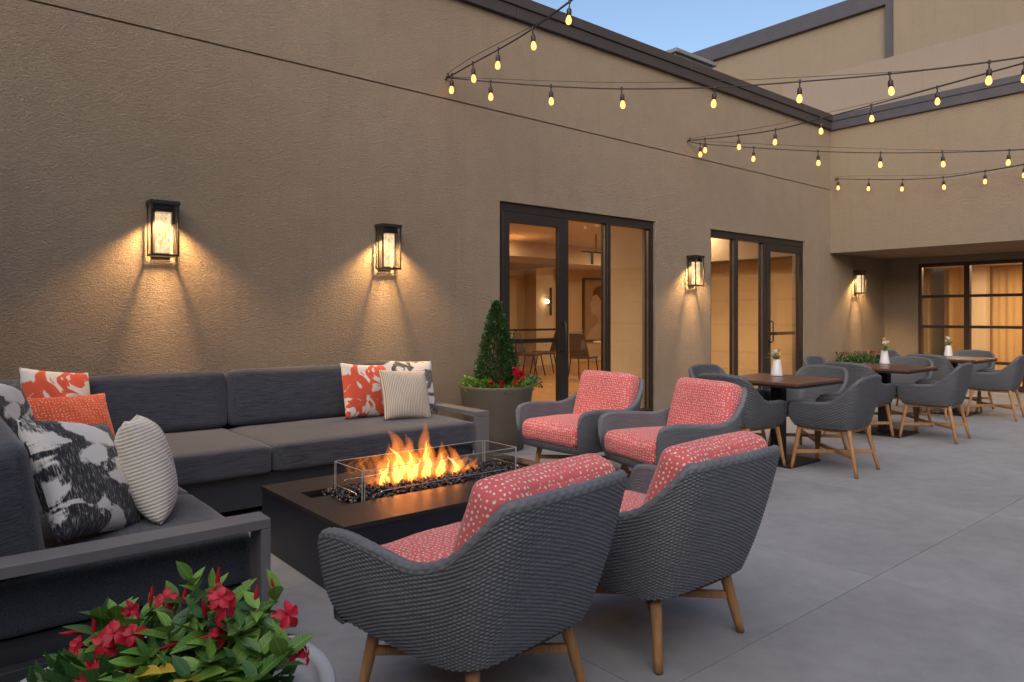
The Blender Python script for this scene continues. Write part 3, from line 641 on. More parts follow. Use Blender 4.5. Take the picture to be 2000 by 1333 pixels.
S3 = [(7.964, 5.83, 3.655), (8.05, 5.698, 3.601), (8.422, 5.131, 3.499), (8.852, 4.474, 3.398), (9.248, 3.868, 3.33), (9.624, 3.294, 3.29), (10.009, 2.706, 3.267), (10.5, 1.95, 3.27), (11.1, 1.04, 3.36), (11.78, 0, 3.55)]
strand(S3, S3[1:9], 'nearly level strand of warm bulbs right of the second wall hook', (11.78, 0, 3.62), 3)
S4 = [(11.93, 5.72, 3.60), (11.8, 5.62, 3.579), (11.798, 5.118, 3.496), (11.796, 4.602, 3.419), (11.794, 4.03, 3.365), (11.792, 3.482, 3.371), (11.791, 3.012, 3.39), (11.79, 2.0, 3.45), (11.78, 0, 3.6)]
strand(S4, S4[1:6] + [S4[6]], 'lowest strand of warm bulbs hanging along the end wing wall', (11.78, 0, 3.8), 4)

# ------------------------------------------------------------------ sectional sofa
sofa = thing('sectional_sofa', 'charcoal L shaped sectional sofa with low metal arms along the wall', 'sofa', (0, 0, 0))
SX0, SX1, SY0, SY1 = -.02, 3.52, 4.50, 5.70         # wall section
boxp('base', (.2, 3.40, SY0 + .07, SY1, .05, .262), 'sofa_base', sofa)
boxp('base', (SX0 + .1, .96, 2.70, 4.56, .05, .238), 'sofa_base', sofa)
boxp('back_panel', (.0, 3.40, SY1 - .05, SY1, .264, .80), 'sofa_frame', sofa, .004)
boxp('back_panel', (SX0 - .04, SX0 + .02, 2.75, SY1 - .06, .05, .80), 'sofa_frame', sofa, .004)
for x in (1.2, 2.3, 3.3):
    for y in (4.7, 5.55): boxp('foot', (x - .03, x + .03, y - .03, y + .03, .0, .05), 'sofa_base', sofa)
for x in (.15, .85):
    for y in (2.85, 4.3): boxp('foot', (x - .03, x + .03, y - .03, y + .03, .0, .05), 'sofa_base', sofa)
def arm_frame(dims_bar, dims_posts):
    a = MB(); a.box(*dims_bar)
    p = part('arm', a, 'sofa_frame', sofa, bevel=.003)
    for d in dims_posts: boxp('arm_post', d, 'sofa_frame', sofa, .003)
arm_frame((3.385, 3.51, 4.495, SY1, .478, .520), [(3.385, 3.51, 4.495, 4.535, .0, .477), (3.385, 3.51, SY1 - .04, SY1, .0, .477)])
arm_frame((SX0 - .04, 1.012, 2.632, 2.752, .482, .520), [(.976, 1.012, 2.632, 2.752, .0, .481), (SX0 - .04, SX0 - .004, 2.632, 2.752, .0, .481)])
boxp('side_rail', (SX0, .975, 2.64, 2.69, .05, .195), 'sofa_base', sofa, .003)
def seat(x0, x1, y0, y1, z0, z1, mat, seed, puff=.012):
    me = cushion(x1 - x0 - .004, y1 - y0 - .004, z1 - z0, .030, 16, puff, .0018, seed); link('seat_cushion', me, mat, sofa, ((x0 + x1) / 2, (y0 + y1) / 2, z0))
seat(1.752, 3.39, 4.505, 5.46, .264, .445, 'upholstery', 1); seat(.99, 1.748, 4.505, 5.46, .264, .447, 'upholstery', 2)
seat(.03, .988, 4.47, 5.46, .264, .443, 'upholstery_left', 3); seat(.16, .998, 3.605, 4.466, .240, .442, 'upholstery_left', 4); seat(.16, .998, 2.765, 3.60, .240, .440, 'upholstery_left', 5)
def backc(x, y, w, rz, mat, seed, h=.43):
    me = cushion(w - .006, .20, h, .045, 16, .006, .0022, seed, sidepuff=.012); o = link('back_cushion', me, mat, sofa, (x, y, .437)); o.rotation_euler = (R(-8), 0, rz)
backc(2.585, 5.515, 1.62, 0, 'upholstery', 11); backc(.905, 5.515, 1.72, 0, 'upholstery', 12)
backc(.225, 3.20, .86, R(90), 'upholstery_left', 13, .425); backc(.225, 4.10, .90, R(90), 'upholstery_left', 14, .425)

# ------------------------------------------------------------------ scatter pillows
def pillow(mat, c, nrm, roll, label, w=.48, t=.17, seed=0, seam=False):
    me = pillow_mesh(w, t, 26, seed); o = link('scatter_pillow', me, mat); n = Vector(nrm).normalized()
    y = -n; z = Vector((0, 0, 1)); x = y.cross(z).normalized(); z = x.cross(y).normalized()
    m = Matrix((x, y, z)).transposed().to_4x4() @ Matrix.Rotation(R(roll), 4, 'Y'); m.translation = Vector(c); o.matrix_world = m
    if seam:
        pass
    return tag(o, label, 'pillow', 'scatter pillows on the sofa')
pillow('coral_brush', (.66, 5.27, .73), (.42, -.84, .33), 9, 'coral and white brushstroke pillow in the far left corner of the sofa', .44, .15, 3)
pillow('black_brush', (.30, 4.22, .74), (.80, -.5, .33), 6, 'black and white pillow half hidden at the left picture edge', .48, .17, 21)
pillow('orange_dots', (.66, 4.66, .635), (.25, -.80, .52), 2, 'orange pillow with tiny pale dots behind the large black and white one', .45, .15, 5)
pillow('ribbed_cross', (.735, 3.28, .645), (.93, -.27, .30), 4, 'cream ribbed pillow standing beside the large black and white one', .44, .20, 8)
pillow('black_brush', (.48, 3.134, .664), (.66, -.559, .46), 12.6, 'large black and white brushstroke pillow nearest the camera on the sofa', .48, .17, 17)
pillow('brown_brush', (3.225, 5.25, .672), (-.12, -.93, .36), 3, 'grey brown and white patterned pillow behind the cream one at the sofa right end', .48, .14, 31)
pillow('coral_brush', (2.816, 5.25, .665), (.15, -.94, .28), 5, 'coral and white brushstroke pillow leaning left of the cream one', .46, .14, 9)
pillow('ribbed_beige', (3.03, 4.99, .640), (-.05, -.90, .40), 3.9, 'cream ribbed pillow in front at the right end of the sofa', .43, .15, 12)

# ------------------------------------------------------------------ fire table
ft = thing('fire_table', 'low black rectangular gas fire table with flames and glass wind guard', 'fire pit', (0, 0, 0))
FX0, FX1, FY0, FY1, FZ = 1.45, 3.05, 2.91, 3.90, .34
a = MB(); t_ = .03
a.box(FX0, FX1, FY0, FY0 + t_, .004, FZ - .022); a.box(FX0, FX1, FY1 - t_, FY1, .004, FZ - .022); a.box(FX0, FX0 + t_, FY0 + t_, FY1 - t_, .004, FZ - .022); a.box(FX1 - t_, FX1, FY0 + t_, FY1 - t_, .004, FZ - .022)
part('body', a, 'fire_side', ft)
RX0, RX1, RYa, RYb = 1.55, 2.95, 3.245, 3.62
z0, z1 = FZ - .021, FZ
for nm, poly in (('near', [(FX0 - .004, FY0 - .004), (FX1 + .004, FY0 - .004), (RX1, RYa), (RX0, RYa)]), ('far', [(RX0, RYb), (RX1, RYb), (FX1 + .004, FY1 + .004), (FX0 - .004, FY1 + .004)]),
                 ('l', [(FX0 - .004, FY0 - .003), (RX0 - .001, RYa), (RX0 - .001, RYb), (FX0 - .004, FY1 + .003)]), ('r', [(FX1 + .004, FY0 - .003), (FX1 + .004, FY1 + .003), (RX1 + .001, RYb), (RX1 + .001, RYa)])):
    a = MB(); a.prism(poly, z0, z1); part('top_panel', a, 'fire_top', ft)
a = MB(); a.box(RX0 - .01, RX1 + .01, RYa - .01, RYb + .01, FZ - .09, FZ - .075)
a.box(RX0 - .012, RX0 - .002, RYa, RYb, FZ - .075, FZ - .022); a.box(RX1 + .002, RX1 + .012, RYa, RYb, FZ - .075, FZ - .022); a.box(RX0, RX1, RYa - .012, RYa - .002, FZ - .075, FZ - .022); a.box(RX0, RX1, RYb + .002, RYb + .012, FZ - .075, FZ - .022)
part('burner_pan', a, 'pan_black', ft)
boxp('end_plate', (RX0 + .004, 1.675, RYa + .004, RYb - .10, FZ - .030, FZ - .012), 'fire_top', ft); boxp('end_plate', (2.83, RX1 - .004, RYa + .004, RYb - .10, FZ - .030, FZ - .012), 'fire_top', ft)
# fire glass
a = MB(); rg = random.Random(5); ico = bmesh.new(); bmesh.ops.create_icosphere(ico, subdivisions=1, radius=1); iv = [v.co.copy() for v in ico.verts]; iff = [tuple(v.index for v in f.verts) for f in ico.faces]; ico.free()
for k in range(1500):
    x = rg.uniform(1.665, 2.845); y = rg.uniform(RYa + .012, RYb - .012); hump = math.exp(-((y - 3.43) / .12) ** 2)
    z = FZ - .045 + rg.random() * .045 + .025 * hump; s = rg.uniform(.009, .017); q = Matrix.Rotation(rg.uniform(0, 6), 3, Vector((rg.gauss(0, 1), rg.gauss(0, 1), rg.gauss(0, 1))).normalized())
    sc3 = Vector((rg.uniform(.6, 1.2), rg.uniform(.6, 1.2), rg.uniform(.5, 1.0)))
    a.add([tuple(q @ Vector((v.x * sc3.x * s * rg.uniform(.75, 1.2), v.y * sc3.y * s, v.z * sc3.z * s)) + Vector((x, y, z))) for v in iv], iff)
stuff(part('fire_rocks', a, 'lava', ft))
# glass guard
GX0, GX1, GY0, GY1, GZ0, GZ1 = 1.733, 2.770, 3.272, 3.600, FZ - .01, .487; gt = .004
for d in ((GX0 + .012, GX1 - .012, GY0, GY0 + gt, GZ0, GZ1), (GX0 + .012, GX1 - .012, GY1 - gt, GY1, GZ0, GZ1), (GX0, GX0 + gt, GY0 + .008, GY1 - .008, GZ0, GZ1), (GX1 - gt, GX1, GY0 + .008, GY1 - .008, GZ0, GZ1)):
    p = boxp('guard_pane', d, 'glass_thin', ft)
    x0, x1, y0, y1, q0, q1 = d; e = MB(); o_ = .0006; l = .0016
    e.box(x0 - o_, x1 + o_, y0 - o_, y1 + o_, q1 - l, q1 + o_)
    if x1 - x0 > y1 - y0: e.box(x0 - o_, x0 + l, y0 - o_, y1 + o_, q0, q1 - l); e.box(x1 - l, x1 + o_, y0 - o_, y1 + o_, q0, q1 - l)
    else: e.box(x0 - o_, x1 + o_, y0 - o_, y0 + l, q0, q1 - l); e.box(x0 - o_, x1 + o_, y1 - l, y1 + o_, q0, q1 - l)
    part('polished_edge', e, 'glass_edge', p)
def rod(p, q, drop=.035):
    a = MB(); p = Vector(p); q = Vector(q); d = (q - p).normalized(); pts = [p - Vector((0, 0, drop)), p - Vector((0, 0, .012))]
    for k in range(1, 5): an = k / 5 * math.pi / 2; pts.append(p + d * (.012 * (1 - math.cos(an))) - Vector((0, 0, .012 * (1 - math.sin(an)))))
    pts += [p + d * .012, q - d * .012]
    for k in range(1, 5): an = k / 5 * math.pi / 2; pts.append(q - d * (.012 * (1 - math.sin(an))) - Vector((0, 0, .012 * (1 - math.cos(an)))))
    pts += [q - Vector((0, 0, .012)), q - Vector((0, 0, drop))]
    a.tube(pts, .0032, 6); part('guard_rod', a, 'chrome', ft, True)
rod((1.83, 3.258, .372), (2.68, 3.258, .372)); rod((1.80, 3.612, .372), (2.70, 3.612, .372)); rod((1.712, 3.30, .372), (1.712, 3.56, .372)); rod((2.80, 3.30, .372), (2.80, 3.56, .372))
# flames: closed tongues of glowing gas
def tongue(x, y, h, r, lean, mat, seed, name='flame', z0=.345, flat=.7):
    rg = random.Random(seed); n = 30; pts = []; rad = []; a1, a2, a3 = rg.uniform(0, 6), rg.uniform(0, 6), rg.uniform(9, 13)
    for k in range(n + 1):
        t = k / n
        sway = .030 * t * math.sin(6.0 * t + a1) + .009 * t * math.sin(15 * t + a2) + lean * t ** 1.4
        pts.append((x + sway, y + .024 * t * math.sin(5 * t + a2), z0 + h * t))
        pr = (1 - t) ** .85 * (.62 + .9 * t * (1 - t) ** .5 * 2.2) * min(1, .45 + t * 6)
        rad.append(max(.0003, r * pr * (1 + .16 * math.sin(a3 * t + a1) * t)))
    a = MB(); a.tube(pts, rad, 14, True, flat); return part(name, a, mat, ft, True)
TONG = [(1.895, .10, .020, -.01), (1.925, .15, .022, .0), (1.952, .245, .026, .010), (1.985, .14, .026, -.01), (2.012, .19, .028, -.012), (2.045, .26, .034, -.030), (2.075, .305, .040, -.040), (2.105, .26, .040, -.02), (2.14, .20, .036, .01), (2.172, .27, .026, -.045), (2.20, .21, .032, -.01),
        (2.235, .335, .032, -.012), (2.262, .24, .030, .008), (2.295, .17, .030, .0), (2.33, .215, .026, .012), (2.365, .15, .026, .01), (2.40, .18, .028, .016), (2.432, .14, .030, .035), (2.468, .10, .024, .045), (2.51, .06, .016, .02), (2.575, .085, .012, .03), (2.59, .06, .011, -.03)]
for k, (x, h, r, ln) in enumerate(TONG):
    y = 3.435 + (.035 if k % 3 == 0 else -.02 if k % 3 == 1 else 0.005)
    tongue(x, y, h * 1.04, r * 1.65, ln, 'flame_outer', 40 + k); tongue(x + .006, y + .012, h * .72, r * 1.05, ln * .7, 'flame_outer', 140 + k)
    if h > .12: tongue(x + .002, y, h * .66, r * .50, ln * .55, 'flame_core', 40 + k, 'flame_core')
for k in range(26):
    x = 1.90 + .024 * k; tongue(x, 3.43 + random.uniform(-.05, .05), random.uniform(.05, .11), random.uniform(.012, .022), random.uniform(-.02, .02), 'flame_outer', 200 + k)

# ------------------------------------------------------------------ woven chairs
def shell(top, bot, thick, row, stake, nu, nvo, nvi, amp, inner_z, bulge):
    """woven bucket: half outlines (front arm -> back middle), mirrored"""
    top = np.array(top); bot = np.array(bot)
    mir = lambda P: np.concatenate([P, (P * [-1, 1, 1])[::-1][1:]])
    # left side first: negative x
    T = catmull(mir(top * [-1, 1, 1]), nu); B = catmull(mir(bot * [-1, 1, 1]), nu)
    ctr = np.array([0, .03, 0]); dv = T - ctr; dv[:, 2] = 0; tang = np.gradient(T * [1, 1, 0], axis=0); out = np.stack([-tang[:, 1], tang[:, 0], 0 * tang[:, 0]], -1)
    out /= np.linalg.norm(out, axis=1, keepdims=True) + 1e-9
    sgn = np.sign((out * dv).sum(1)); out *= np.where(sgn == 0, 1, sgn)[:, None]
    k = np.ones(41) / 41; pad = np.pad(out, ((20, 20), (0, 0)), 'edge'); out = np.stack([np.convolve(pad[:, i], k, 'valid') for i in range(3)], -1); out /= np.linalg.norm(out, axis=1, keepdims=True)
    vo = np.linspace(0, 1, nvo)
    O = B[:, None] * (1 - vo)[None, :, None] + T[:, None] * vo[None, :, None] + out[:, None] * (bulge * np.sin(math.pi * vo ** .8))[None, :, None]
    rr = thick / 2; ang = np.linspace(0, math.pi, 14)[1:-1]
    Rm = T[:, None] - out[:, None] * rr + out[:, None] * (rr * np.cos(ang))[None, :, None] + np.array([0, 0, 1]) * (rr * 1.1 * np.sin(ang))[None, :, None]
    vi = np.linspace(0, 1, nvi); bi = B.copy(); bi[:, 2] = inner_z
    fi = np.clip((T[:, 2] - inner_z) / (T[:, 2] - B[:, 2]), 0, 1)
    Ib = T + (B - T) * fi[:, None]
    I = (T[:, None] * (1 - vi)[None, :, None] + Ib[:, None] * vi[None, :, None]) - out[:, None] * thick + out[:, None] * (bulge * .8 * np.sin(math.pi * vi))[None, :, None]
    P = np.concatenate([O, Rm, I], 1)
    du = np.linalg.norm(np.diff(P[:, nvo // 2], axis=0), axis=1); lu = np.concatenate([[0], np.cumsum(du)])
    dvv = np.linalg.norm(np.diff(P, axis=1), axis=2); lv = np.concatenate([np.zeros((P.shape[0], 1)), np.cumsum(dvv, 1)], 1)
    gu = np.gradient(P, axis=0); gv = np.gradient(P, axis=1); N = np.cross(gu, gv); N /= np.linalg.norm(N, axis=2, keepdims=True) + 1e-12
    mid = O[nu // 2, nvo // 2]; 
    if (N[nu // 2, nvo // 2] * out[nu // 2]).sum() < 0: N = -N
    U = np.broadcast_to(lu[:, None], lv.shape); 
    rowi = np.floor(lv / row); fv = lv / row - rowi
    h = np.sqrt(np.clip(1 - (2 * fv - 1) ** 2, 0, 1)) * (.34 + .66 * np.clip(.15 + np.cos(math.pi * U / stake + math.pi * rowi), -.35, 1))
    # braided rim
    ltop = lv[:, [nvo - 1]]; d = lv - ltop; wr = .5 * math.pi * rr
    rim = ((d > -.012) & (d < math.pi * rr + .010))
    rb = (d + .012) / .0125; ri = np.floor(rb); fb = rb - ri; hb = np.sqrt(np.clip(1 - (2 * fb - 1) ** 2, 0, 1)) * (.55 + .30 * np.cos(math.pi * U / stake + math.pi * ri))
    h = np.where(rim, hb, h)
    P = P + N * (amp * h)[..., None]
    return grid_mesh(P, np.stack([U, lv], -1)), T, B
LTOP = [(.346, .392, .451), (.366, .368, .536), (.368, .237, .560), (.370, .046, .549), (.372, -.113, .541), (.358, -.246, .582), (.332, -.347, .668), (.292, -.413, .746), (.238, -.447, .758), (.115, -.459, .762), (0, -.463, .763)]
LBOT = [(.300, .345, .262), (.305, .32, .258), (.310, .20, .256), (.312, .06, .256), (.310, -.08, .256), (.302, -.17, .257), (.282, -.235, .260), (.240, -.280, .266), (.17, -.300, .272), (.08, -.306, .276), (0, -.308, .278)]
shell_me, LT, LB = shell(LTOP, LBOT, .036, .0068, .0172, 480, 320, 130, .0050, .275, .016)
shell_me.materials.append(M['wicker'])
seat_me = cushion(.570, .60, .16, .055, 16, .030, .003, 2, -.10, .012); seat_me.materials.append(M['coral_dots'])
back_me = cushion(.605, .45, .145, .048, 16, .020, .005, 6, .04, .010); back_me.materials.append(M['coral_dots'])
# curved woven front rail under the seat cushion
def rail_mesh(hw, y, bow, z0, z1, th):
    V = []; F = []; UV = []; n = 24
    for k in range(n + 1):
        u = -1 + 2 * k / n; x = u * hw; yy = y + bow * (1 - u * u)
        for (dy, z) in ((-th, z0), (0, z0 + .006), (.004, (z0 + z1) / 2), (0, z1 - .006), (-th, z1)): V.append((x, yy + dy, z))
    for k in range(n):
        for j in range(4): F.append((k * 5 + j, (k + 1) * 5 + j, (k + 1) * 5 + j + 1, k * 5 + j + 1))
    me = bpy.data.meshes.new('front_rail'); me.from_pydata(V, [], F); me.update(); ul = me.uv_layers.new(name='UVMap')
    for lp in me.loops: c = me.vertices[lp.vertex_index].co; ul.data[lp.index].uv = (c.x, c.z + c.y)
    me.shade_smooth(); return me
rail_me = rail_mesh(.325, .345, .030, .250, .315, .05); rail_me.materials.append(M['wicker_strip'])
dk = MB(); dk.prism([(p[0] * .97, p[1] * .97) for p in LB[::8]], .262, .292); deck_me = dk.mesh('seat_deck'); deck_me.materials.append(M['pan_black'])
def leg_set(feet, tops, zt, r0, r1, zs, rails, rail_dims):
    legs = []; 
    for (fx, fy), (tx, ty) in zip(feet, tops):
        l = MB(); n = 6; l.tube([(tx + (fx - tx) * k / n, ty + (fy - ty) * k / n, zt * (1 - k / n) + .001) for k in range(n + 1)], [r0 + (r1 - r0) * (k / n) for k in range(n + 1)], 14)
        me = l.mesh('leg', True, 0); me.materials.append(M['teak']); legs.append(me)
    at = lambda i, z: Vector((tops[i][0] + (feet[i][0] - tops[i][0]) * (1 - z / zt), tops[i][1] + (feet[i][1] - tops[i][1]) * (1 - z / zt), z))
    sts = []
    def bar(p, q, w, h):
        d = (q - p).normalized(); s = Vector((0, 0, 1)).cross(d).normalized() * w / 2; u = Vector((0, 0, h / 2)); b = MB()
        b.add([p - s - u, p + s - u, q + s - u, q - s - u, p - s + u, p + s + u, q + s + u, q - s + u], [(0, 1, 2, 3), (4, 7, 6, 5), (0, 4, 5, 1), (1, 5, 6, 2), (2, 6, 7, 3), (3, 7, 4, 0)])
        bmx = b.mesh('bar', bevel=.004); bmx.materials.append(M['teak']); return bmx
    sts.append(('stretcher', bar(at(0, zs), at(2, zs), .022, .030))); sts.append(('stretcher', bar(at(1, zs + .002), at(3, zs + .002), .022, .030)))
    for i in range(4): sts.append(('seat_rail', bar(at(i, zt - .016), at((i + 1) % 4, zt - .016), rail_dims[0], rail_dims[1])))
    return legs, sts
LFEET = [(-.265, .275), (.265, .275), (.262, -.268), (-.262, -.268)]; LTOPS = [(-.225, .235), (.225, .235), (.215, -.215), (-.215, -.215)]
llegs, lbars = leg_set(LFEET, LTOPS, .262, .024, .016, .150, 1, (.026, .034))
def lounge(loc, rz, label, yaw_c=0):
    t = thing('lounge_chair', label, 'armchair', loc, rz, 'wicker lounge chairs round the fire table')
    link('woven_shell', shell_me, None, t); link('front_rail', rail_me, None, t); link('seat_deck', deck_me, None, t)
    s = link('seat_cushion', seat_me, None, t, (0, .085, .296)); 
    b = link('back_cushion', back_me, None, t, (0, -.165, .43)); b.rotation_euler = (R(90 + 0), 0, 0)
    b.rotation_euler = (R(106), 0, R(yaw_c)); b.location = (0, -.245, .655)
    b.location = (0, -.205, .612)
    for me in llegs: link('leg', me, None, t)
    for n_, me in lbars: link(n_, me, None, t)
    return t
lounge((1.440, 1.928, 0), R(7.3), 'wicker armchair with coral dotted cushions nearest the camera, seen from behind')
lounge((2.289, 1.880, 0), R(0), 'wicker armchair seen from behind, right neighbour of the nearest one', 3)
lounge((4.06, 4.00, 0), R(90), 'wicker armchair with coral cushions beside the topiary planter, facing the fire', -2)
lounge((4.06, 3.11, 0), R(90 - 15), 'wicker armchair with coral cushions between the topiary side chair and the dining chairs', 2)

DTOP = [(.262, .275, .455), (.276, .262, .535), (.288, .16, .558), (.292, .04, .560), (.290, -.07, .575), (.284, -.16, .635), (.265, -.240, .715), (.215, -.290, .765), (.11, -.312, .780), (0, -.318, .784)]
DBOT = [(.232, .235, .385), (.240, .225, .372), (.244, .15, .368), (.245, .04, .368), (.243, -.06, .368), (.235, -.13, .368), (.212, -.185, .370), (.16, -.212, .372), (.08, -.222, .373), (0, -.224, .374)]
dshell_me, DT, DB = shell(DTOP, DBOT, .036, .0110, .026, 240, 130, 70, .0060, .40, .012); dshell_me.materials.append(M['wicker_dining'])
dpad_me = cushion(.46, .46, .055, .025, 10, .012, .002, 4); dpad_me.materials.append(M['seat_pad'])
dk = MB(); dk.prism([(p[0] * .97, p[1] * .97) for p in DB[::6]], .372, .412); ddeck_me = dk.mesh('seat_deck'); ddeck_me.materials.append(M['pan_black'])
drail_me = rail_mesh(.25, .235, .015, .366, .42, .03); drail_me.materials.append(M['wicker_strip'])
DFEET = [(-.252, .258), (.252, .258), (.238, -.262), (-.238, -.262)]; DTOPS = [(-.205, .205), (.205, .205), (.185, -.180), (-.185, -.180)]
dlegs, dbars = leg_set(DFEET, DTOPS, .372, .020, .0135, .150, 1, (.024, .036))
def dining_chair(loc, rz, label):
    t = thing('dining_chair', label, 'chair', loc, rz, 'woven dining chairs round the three tables')
    link('woven_shell', dshell_me, None, t); link('front_rail', drail_me, None, t); link('seat_deck', ddeck_me, None, t); link('seat_pad', dpad_me, None, t, (0, .01, .413))
    for me in dlegs: link('leg', me, None, t)
    for n_, me in dbars: link(n_, me, None, t)
TB = [((5.85, 3.32), 'nearest'), ((8.13, 3.36), 'middle'), ((10.48, 3.47), 'farthest')]
CH = {'nearest': [((5.875, 2.825), 4, 'front'), ((5.36, 3.385), -92, 'left'), ((5.95, 3.90), 178, 'wall'), ((6.45, 3.36), 86, 'right')],
      'middle': [((8.165, 2.87), 4, 'front'), ((7.62, 3.42), -90, 'left'), ((8.2, 3.93), 182, 'wall'), ((8.72, 3.42), 92, 'right')],
      'farthest': [((10.44, 2.97), 5, 'front'), ((9.93, 3.50), -91, 'left'), ((10.5, 4.02), 178, 'wall'), ((11.08, 3.49), 90, 'right')]}
SIDE = {'front': 'woven dining chair with its back to the open terrace at the %s table', 'left': 'woven dining chair on the fire pit side of the %s table', 'wall': 'woven dining chair on the wall side of the %s table', 'right': 'woven dining chair on the far side of the %s table, facing the fire pit'}
def top_thing(xy, which):
    t = thing('dining_table', 'square brown topped pedestal table, the %s of three' % which, 'table', (xy[0], xy[1], 0), 0, 'square pedestal tables')
    boxp('table_top', (-.40, .40, -.40, .40, .706, .73), 'table_top', t, .003, 1); boxp('edge_band', (-.396, .396, -.396, .396, .688, .705), 'table_metal', t)
    boxp('column', (-.05, .05, -.05, .05, .016, .687), 'table_metal', t, .004, 1); boxp('base_plate', (-.26, .26, -.26, .26, .002, .015), 'table_metal', t, .003, 1)
    boxp('top_bracket', (-.2, .2, -.2, .2, .672, .687), 'table_metal', t)
for xy, which in TB:
    top_thing(xy, which)
    for (cx, cy_), a_, side in CH[which]: dining_chair((cx, cy_, 0), R(a_), SIDE[side] % which)

# ------------------------------------------------------------------ vases
def leaf_mesh(L, W, fold=.25, droop=.18, n=6, tipw=.0):
    V = []; F = []
    for k in range(n + 1):
        t = k / n; w = W / 2 * (math.sin(math.pi * min(1, t ** .85)) ** .9) + (.0006 if k in (0, n) else 0); y = L * t; z = -droop * L * t * t
        V += [(-w, y, z + w * fold), (0, y, z), (w, y, z + w * fold)]
    for k in range(n):
        i = 3 * k; F += [(i, i + 1, i + 4, i + 3), (i + 1, i + 2, i + 5, i + 4)]
    me = bpy.data.meshes.new('leaf'); me.from_pydata(V, [], F); me.update(); me.shade_smooth(); return me
def tulip(mb, p, s, rg):
    for k in range(5):
        a = 2 * math.pi * k / 5 + rg.random(); d = Vector((math.cos(a), math.sin(a), 0)); n = Vector((-d.y, d.x, 0)); V = []
        for t, w, o in ((0, .25, .0), (.3, .55, .42), (.65, .5, .46), (1, .12, .30 + rg.random() * .15)): V += [p + d * o * s - n * w * s + Vector((0, 0, t * 1.35 * s)), p + d * o * s * 1.06 + Vector((0, 0, t * 1.35 * s)), p + d * o * s + n * w * s + Vector((0, 0, t * 1.35 * s))]
        mb.add(V, [(3 * i + j, 3 * i + j + 1, 3 * i + j + 4, 3 * i + j + 3) for i in range(3) for j in range(2)])
def vase(x, y, label, fl, seed):
    t = thing('flower_vase', label, 'vase', (x, y, .7305), 0, 'white vases on the dining tables'); rg = random.Random(seed)
    a = MB(); a.lathe([(.0, .0), (.050, .0), (.054, .006), (.052, .022), (.033, .145), (.0305, .152), (.028, .150), (.030, .14), (.044, .03), (0, .02)], 32); part('vase_body', a, 'ceramic', t, True)
    st = MB(); lv = MB()
    for (dx, dy, h, s, mat) in fl:
        tip = Vector((dx, dy, h)); st.tube([(dx * .1, dy * .1, .06), (dx * .4, dy * .4, .15), tuple(tip)], .0035, 5)
        f = MB(); tulip(f, tip, s * 1.25, rg); part('flower', f, mat, t, True)
    part('stems', st, 'stem', t, True)
    for k in range(7):
        a_ = rg.uniform(0, 6.28); m_ = leaf_mesh(.11, .028, .3, .4); o = link('leaf', m_, 'leaf', t, (0, 0, .145)); o.rotation_euler = (R(rg.uniform(20, 60)), 0, a_)
vase(6.05, 3.45, 'white tapered vase with cream and orange tulips on the nearest table', [(-.035, -.01, .205, .024, 'petal_white'), (.03, .0, .225, .026, 'petal_orange'), (.01, -.02, .175, .022, 'petal_orange'), (.0, .03, .19, .02, 'petal_white')], 1)
vase(8.52, 3.52, 'white tapered vase with white tulips on the middle table', [(-.03, -.01, .225, .025, 'petal_white'), (.015, .01, .265, .022, 'petal_orange'), (.01, -.03, .235, .020, 'petal_white')], 2)
vase(10.78, 3.62, 'white tapered vase with small white blooms on the farthest table', [(-.01, -.01, .225, .024, 'petal_white'), (.02, .02, .24, .020, 'petal_white'), (-.015, .02, .2, .018, 'petal_white')], 3)

# ------------------------------------------------------------------ topiary planter
tp = thing('topiary_planter', 'round taupe planter with cone shaped evergreen and red flowers by the door', 'planter', (4.29, 5.38, 0))
a = MB(); a.lathe([(0, .003), (.255, .003), (.262, .012), (.30, .20), (.335, .42), (.352, .585), (.356, .605), (.350, .615), (.335, .615), (.330, .60), (.325, .52), (0, .52)], 56); part('pot', a, 'planter_taupe', tp, True)
a = MB(); a.lathe([(.0, .555), (.15, .56), (.324, .545)], 30); part('soil', a, 'soil', tp)
a = MB(); a.tube([(0, 0, .54), (.005, 0, .75), (0, 0, 1.05), (0, .0, 1.35)], [.022, .018, .012, .004], 8); part('trunk', a, 'bark', tp, True)
def leaf_cloud(fn, n, L, W, seed, mat, name, parent):
    rg = np.random.default_rng(seed); V = np.zeros((n, 4, 3))
    P, D = fn(rg, n)
    D = D + rg.normal(0, .55, (n, 3)); D /= np.linalg.norm(D, axis=1, keepdims=True); S = np.cross(D, rg.normal(0, 1, (n, 3))); S /= np.linalg.norm(S, axis=1, keepdims=True)
    l = L * rg.uniform(.6, 1.3, (n, 1)); w = W * rg.uniform(.7, 1.2, (n, 1))
    V[:, 0] = P; V[:, 1] = P + D * l * .5 + S * w * .5; V[:, 2] = P + D * l; V[:, 3] = P + D * l * .5 - S * w * .5
    me = bpy.data.meshes.new(name); idx = np.arange(n * 4).reshape(n, 4)
    me.from_pydata(V.reshape(-1, 3).tolist(), [], idx.tolist()); me.update(); return stuff(link(name, me, mat, parent))
def cone_fn(rg, n):
    t = rg.beta(1.0, 1.25, n); a = rg.uniform(0, 2 * math.pi, n); z = .62 + .80 * t
    r = .225 * (1 - t) ** .80 * (1 - .55 * np.clip(.12 - t, 0, 1) / .12) + .012
    lump = 1 + .10 * np.sin(3 * a + 9 * t) + .08 * np.sin(5 * a - 14 * t + 1) + .05 * np.sin(9 * a + 30 * t)
    rr = r * lump * np.sqrt(rg.uniform(.35, 1.0, n)) + np.where(rg.random(n) < .04, rg.uniform(0, .03, n), 0)
    P = np.stack([rr * np.cos(a), rr * np.sin(a), z], -1); D = np.stack([np.cos(a), np.sin(a), .75 + 0 * a], -1); return P, D
